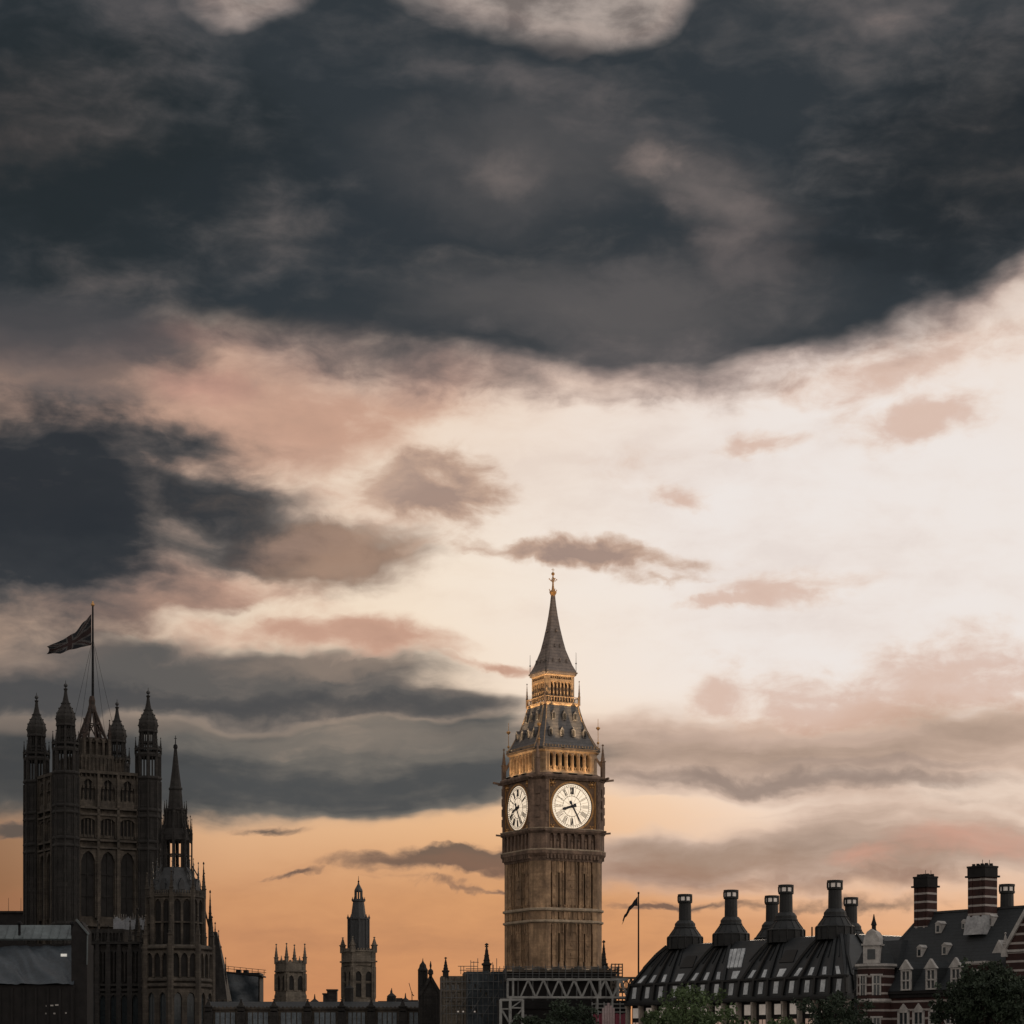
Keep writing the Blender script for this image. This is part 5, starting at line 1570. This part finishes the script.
    for j in range(13):
        q = MB(); v = 2+j*3.4; q.box(L-.65,L+.25,v-.24,v+.24,0,20.3); q.box(-.25,.65,v-.24,v+.24,0,20.3); q.build('end_pier', M['sandst'], R)
    q = MB(); q.tube((on_line(812,5),5,30),(on_line(812,5),5,31.6),.12,n=6); q.build('vent_pipe', M['iron'], R)
bronze_block()

# ------------------------------------------------------------------ banded brick building at the right
def banded_block():
    th = radians(-52); A = Vector((PX(896,320), 320)); c, s = cos(th), sin(th)
    R = thing('banded_brick_block', 'red brick block banded with white stone under a steep slate roof', 'building', (A.x, A.y, 0), th)
    def on_line(px_, ly):
        k = (px_-512)/FPX
        return (k*(A.y+ly*c) - A.x + ly*s)/(c - k*s)
    dist = lambda lx,ly: A.y+lx*s+ly*c
    X0, X1, Y1, ZE, ZR, YR = -7.0, 34.0, 16.0, 21.0, 32.0, 8.0
    sl = (ZR-ZE)/YR
    b = MB(); b.box(X0,X1,0,Y1,0,20.0); b.build('wall', M['brickst'], R)
    b = MB(); b.box(X0-.2,X1+.2,-.3,Y1+.2,20.0,20.5); b.box(X0-.4,X1+.4,-.55,Y1+.4,20.5,20.85); b.build('gutter', M['brickdk'], R)
    b = MB()
    P = [(X0-.4,-.5,ZE-.1),(X1,-.5,ZE-.1),(X1,Y1+.4,ZE-.1),(X0-.4,Y1+.4,ZE-.1),(-2.2,YR,ZR),(X1,YR,ZR)]
    b.add(P,[(0,1,5,4),(1,2,5),(2,3,4,5),(3,0,4),(0,3,2,1)])
    b.build('roof', M['slate'], R)
    b = MB(); b.bar((-2.2,YR,ZR+.05),(X1,YR,ZR+.05),.4,.3); b.bar((-2.2,YR,ZR+.05),(X0-.4,-.5,ZE),.35,.25); b.build('ridge_lead', M['lead'], R)
    # lower hipped roof over the end wing
    b = MB(); b.loft([rect(-9.5,-1.0,1.2,13,24.2),rect(-8.6,-2.5,4.0,10,28.2)]); b.box(-9.3,-1.2,1.5,12.8,0,24.2); b.build('end_wing', M['slate'], R)
    # tall white dormers
    for px_ in (908,933,958):
        u = on_line(px_, -.3)
        d = MB(); d.loft([[(u-.95,-.5,20.9),(u+.95,-.5,20.9),(u+.95,-.5,23.9),(u,-.5,24.9),(u-.95,-.5,23.9)],[(u-.95,3.2,20.9),(u+.95,3.2,20.9),(u+.95,3.2,23.9),(u,3.2,24.9),(u-.95,3.2,23.9)]])
        o = d.build('dormer', M['slate'], R)
        f = MB(); y0 = -.78
        f.box(u-.9,u-.62,y0,-.48,20.95,23.8); f.box(u+.62,u+.9,y0,-.48,20.95,23.8); f.box(u-.08,u+.08,y0,-.48,20.95,23.8)
        for zz in (20.95,22.2,23.55): f.box(u-.9,u+.9,y0-.03,-.48,zz,zz+.2)
        f.loft([[(u-1.15,y0-.12,23.8),(u+1.15,y0-.12,23.8),(u,y0-.12,25.15)],[(u-1.15,-.45,23.8),(u+1.15,-.45,23.8),(u,-.45,25.15)]])
        f.build('white_frame', M['portl'], o)
        g = MB(); g.box(u-.62,u+.62,-.6,-.52,21.0,23.7); g.build('pane', M['glassb'], o)
    # small roof dormers
    def small(px_, zc, h=1.2, w=.46):
        yy = (zc-ZE)/sl; u = on_line(px_, yy)
        d = MB(); d.box(u-w,u+w,yy-.75,yy+.9,zc-h/2,zc+h/2+.1); d.loft([[(u-w-.1,yy-.8,zc+h/2+.1),(u+w+.1,yy-.8,zc+h/2+.1),(u,yy-.8,zc+h/2+.5)],[(u-w-.1,yy+1.2,zc+h/2+.1),(u+w+.1,yy+1.2,zc+h/2+.1),(u,yy+1.2,zc+h/2+.5)]])
        o = d.build('roof_dormer', M['portl'], R)
        g = MB(); g.box(u-w*.5,u+w*.5,yy-.79,yy-.72,zc-h*.34,zc+h*.36); g.build('pane', M['glassb'], o)
    for px_, y_ in ((923,951),(948,950),(941.5,926.5),(993,922.5)):
        zc = PZ(y_, 316); small(px_, zc)
    small(967, PZ(925,316), .8, .3)
    # banded brick dormer further along
    u = on_line(977,-.6)
    d = MB(); d.box(u-1.6,u+1.6,-.75,3,19.9,24.2); d.build('brick_dormer', M['brickst'], R)
    f = MB(); f.box(u-1.75,u+1.75,-.9,3.1,24.2,24.5); f.box(u-.75,u+.75,-.95,-.7,21.2,23.4); f.build('stone_trim', M['portl'], R)
    g = MB(); g.box(u-.5,u-.08,-1.0,-.94,21.5,23.2); g.box(u+.08,u+.5,-1.0,-.94,21.5,23.2); g.build('pane', M['glassb'], R)
    f = MB(); f.loft([[(u+2.2,-.2,25.5),(u+4.4,-.2,25.5),(u+3.3,-.2,27.2)],[(u+2.2,4.6,25.5),(u+4.4,4.6,25.5),(u+3.3,4.6,27.2)]]); f.build('white_pediment', M['portl'], R)
    # chimney stacks
    def stack(px_, ly, w, dp, z0, z1, base):
        u = on_line(px_, ly)
        b = MB(); b.loft([rect(u-w/2,u+w/2,ly-dp/2,ly+dp/2,z0),rect(u-w/2,u+w/2,ly-dp/2,ly+dp/2,z1-1.35)])
        for k in (-1,1): b.box(u+k*w*.28-.16,u+k*w*.28+.16,ly-dp/2-.12,ly-dp/2+.05,z0,z1-1.6)
        o = b.build('chimney_stack', M['brickst'], R)
        b = MB(); b.box(u-w/2-.05,u+w/2+.05,ly-dp/2-.05,ly+dp/2+.05,z1-1.35,z1-.1); b.box(u-w/2-.28,u+w/2+.28,ly-dp/2-.28,ly+dp/2+.28,z1-1.55,z1-1.3)
        b.box(u-w/2-.12,u+w/2+.12,ly-dp/2-.12,ly+dp/2+.12,z1-.25,z1)
        for i in range(4):
            for j in range(2): b.lathe(u-w/2+.4+i*(w-.8)/3,ly-.5+j*1.0,[(.26,z1),(.22,z1+.3),(.25,z1+.34)],7)
        b.tube((u,ly,z1),(u,ly,z1+.9),.04,n=5); b.tube((u+w*.4,ly,z1),(u+w*.4,ly,z1+.8),.04,n=5)
        b.build('cap', M['brickdk'], o)
        if base:
            b = MB(); b.loft([rect(u-w/2-.2,u+w/2+.1,ly-dp/2-.7,ly+dp/2+.3,z0-.4),rect(u-w/2-.15,u+w/2+.1,ly-dp/2-.45,ly+dp/2+.3,z0+1.0),rect(u-w/2-.06,u+w/2+.06,ly-dp/2-.06,ly+dp/2+.2,z0+2.2)])
            b.build('stone_base', M['leadw'], o)
    stack(925.5, 7.5, 2.5, 2.0, 28.5, PZ(874.5,322), False)
    stack(982.5, 6.2, 3.0, 2.5, 28.8, PZ(866,315.5), True)
    # banded gable bay at the picture's edge
    u0 = on_line(1006,-2.2); u1 = u0+9; um = (u0+u1)/2; dd = dist(u0,-2.2)
    zb, za = PZ(950,dd), PZ(950,dd)+6.3
    b = MB(); b.loft([[(u0,-2.2,0),(u1,-2.2,0),(u1,-2.2,zb),(um,-2.2,za),(u0,-2.2,zb)],[(u0,9,0),(u1,9,0),(u1,9,zb),(um,9,za),(u0,9,zb)]]); b.build('gable_bay', M['brickst'], R)
    b = MB(); b.bar((u0-.4,-2.3,zb-.2),(um,-2.3,za+.2),.35,.5); b.bar((u1+.4,-2.3,zb-.2),(um,-2.3,za+.2),.35,.5); b.box(u0-.5,u0+.3,-2.6,-1.8,zb-.9,zb+.1); b.pinnacle(u0-.1,-2.2,zb,zb+2.3,.5,.3); b.box(u0-.1,u1+.1,-2.4,-2.1,zb-.3,zb)
    b.build('gable_coping', M['portl'], R)
    # windows in the banded wall
    for i,px_ in enumerate((904,919,935,951,967)):
        u = on_line(px_,0)
        for (z0,z1) in ((13.6,18.3),(7.5,12.0)):
            f = MB(); f.box(u-1.05,u-.7,-.2,.05,z0,z1); f.box(u+.7,u+1.05,-.2,.05,z0,z1); f.box(u-.1,u+.1,-.16,.05,z0,z1); f.box(u-1.05,u+1.05,-.2,.05,z1-.35,z1)
            f.box(u-.9,u+.9,-.15,.05,z0+2.6,z0+2.8); f.loft([[(u-.8,-.22,z1),(u+.8,-.22,z1),(u,-.22,z1+.9)],[(u-.8,.02,z1),(u+.8,.02,z1),(u,.02,z1+.9)]])
            o = f.build('window', M['portl'], R)
            g = MB(); g.box(u-.7,u+.7,-.06,-.01,z0,z1-.35); g.build('pane', M['glassb'], o)
    # corner turret
    tx, ty, r = -3.5, -.25, 2.7
    t = MB(); t.loft([ngon(tx,ty,r,0),ngon(tx,ty,r,24.2)]); t.build('corner_turret', M['brickst'], R)
    t = MB(); t.loft([ngon(tx,ty,r+.1,24.2),ngon(tx,ty,r+.4,24.4),ngon(tx,ty,r+.4,24.7),ngon(tx,ty,r,24.75)]); t.loft([ngon(tx,ty,r+.02,19.4),ngon(tx,ty,r+.2,19.5),ngon(tx,ty,r+.2,19.8),ngon(tx,ty,r+.02,19.9)]); t.build('turret_cornice', M['portl'], R)
    t = MB(); t.loft([ngon(tx,ty,r+.1,24.75),ngon(tx,ty,r-.5,26.2),ngon(tx,ty,1.2,28.0),ngon(tx,ty,.5,28.8)]); t.build('turret_roof', M['slate'], R)
    ang = atan2(-A.y, -A.x) - th                                      # turret dormer looks towards the river
    T = Matrix.Translation((tx,ty,0)) @ Matrix.Rotation(radians(30),4,'Z')
    d = MB(); d.M = T
    d.box(-1.15,1.15,-2.75,.2,24.75,27.2); d.box(-1.35,1.35,-2.95,.3,27.2,27.45)
    d.loft([[(-1.15,-2.8,27.45),(1.15,-2.8,27.45),(1.0,-2.8,28.3),(.6,-2.8,29.1),(0,-2.8,29.5),(-.6,-2.8,29.1),(-1.0,-2.8,28.3)],[(-1.15,.2,27.45),(1.15,.2,27.45),(1.0,.2,28.3),(.6,.2,29.1),(0,.2,29.5),(-.6,.2,29.1),(-1.0,.2,28.3)]])
    o = d.build('turret_dormer', M['portl'], R)
    g = MB(); g.M = T; g.box(-.55,.55,-2.8,-2.72,25.3,26.7); g.build('pane', M['glassb'], o)
    d = MB(); d.M = T; d.lathe(0,-1.2,[(.4,29.2),(.3,29.6),(.3,30.0),(.42,30.1),(.2,30.8),(.05,31.6)],8); d.build('spike', M['brickdk'], R)
    for k in (-1,0,1):
        T2 = Matrix.Translation((tx,ty,0)) @ Matrix.Rotation(radians(22.5*0+45*k+0),4,'Z')
        for (z0,z1) in ((20.4,23.3),(13.5,17.5)):
            f = MB(); f.M = T2; yy = -(r*cos(pi/8))
            f.box(-.62,-.4,yy-.14,yy+.1,z0,z1); f.box(.4,.62,yy-.14,yy+.1,z0,z1); f.box(-.05,.05,yy-.12,yy+.1,z0,z1); f.box(-.85,.85,yy-.16,yy+.1,z1-.25,z1); f.box(-.6,.6,yy-.12,yy+.1,(z0+z1)/2,(z0+z1)/2+.14)
            o = f.build('window', M['portl'], R)
            g = MB(); g.M = T2; g.box(-.4,.4,yy-.05,yy+.05,z0,z1-.25); g.build('pane', M['glassb'], o)
banded_block()

# ------------------------------------------------------------------ trees
def tree(name, label, px_, ytop, rpx, D, leaf, seed, n_clump=150, flat=.85, group='riverside trees before the buildings'):
    rnd = random.Random(seed)
    R = thing(name, label, 'tree', (PX(px_,D), D, 0), 0, group)
    r = rpx/FPX*D; zt = PZ(ytop,D); H = r*flat; zc = zt-H*.95
    b = MB()
    b.tube((0,0,-.2),(.2,.1,zc*.45),.5,.36,8); b.tube((.2,.1,zc*.45),(0,0,zc),.36,.2,8)
    b.build('trunk', M['bark'], R)
    lm = MB(); cl = []
    for i in range(n_clump):
        while True:
            p = Vector((rnd.uniform(-1,1),rnd.uniform(-1,1),rnd.uniform(-1,1)))
            if p.length < 1 and p.length > .3: break
        lob = 1 + .22*sin(3*atan2(p.y,p.x)+seed) + .14*sin(7*p.x+seed*2) + .12*sin(9*p.z+seed)
        c_ = Vector((p.x*r*lob*.92, p.y*r*lob*.92, zc+p.z*H*lob*.9))
        if c_.z > zt-.2: c_.z = zt-.2-rnd.random()*.6
        cl.append((c_, rnd.uniform(.5,1.15)*r*.17))
        if i % 7 == 0: lm.tube((.1,0,zc*.6+rnd.random()*H*.5), c_, .12, .03, 5)
    lm.build('limb', M['bark'], R)
    f = MB(); V, F = f.v, f.f
    for c_, cr in cl:
        k = int(34*rnd.uniform(.7,1.3))
        for q in range(k):
            d = Vector((rnd.gauss(0,1),rnd.gauss(0,1),rnd.gauss(0,.8)))
            d = d.normalized()*cr*(rnd.random()**.45)*1.15
            o = c_+d
            a = Vector((rnd.gauss(0,1),rnd.gauss(0,1),rnd.gauss(0,.6))).normalized()
            u = a.cross(Vector((rnd.gauss(0,1),rnd.gauss(0,1),rnd.gauss(0,1)))).normalized()
            w = a.cross(u); sz = rnd.uniform(.16,.34)
            n = len(V)
            V.extend([tuple(o-u*sz), tuple(o+w*sz*.55+a*.05), tuple(o+u*sz), tuple(o-w*sz*.55+a*.05)])
            F.append([n,n+1,n+2,n+3]); f.mi.append(0)
    f.build('crown', M[leaf], R)
    return R
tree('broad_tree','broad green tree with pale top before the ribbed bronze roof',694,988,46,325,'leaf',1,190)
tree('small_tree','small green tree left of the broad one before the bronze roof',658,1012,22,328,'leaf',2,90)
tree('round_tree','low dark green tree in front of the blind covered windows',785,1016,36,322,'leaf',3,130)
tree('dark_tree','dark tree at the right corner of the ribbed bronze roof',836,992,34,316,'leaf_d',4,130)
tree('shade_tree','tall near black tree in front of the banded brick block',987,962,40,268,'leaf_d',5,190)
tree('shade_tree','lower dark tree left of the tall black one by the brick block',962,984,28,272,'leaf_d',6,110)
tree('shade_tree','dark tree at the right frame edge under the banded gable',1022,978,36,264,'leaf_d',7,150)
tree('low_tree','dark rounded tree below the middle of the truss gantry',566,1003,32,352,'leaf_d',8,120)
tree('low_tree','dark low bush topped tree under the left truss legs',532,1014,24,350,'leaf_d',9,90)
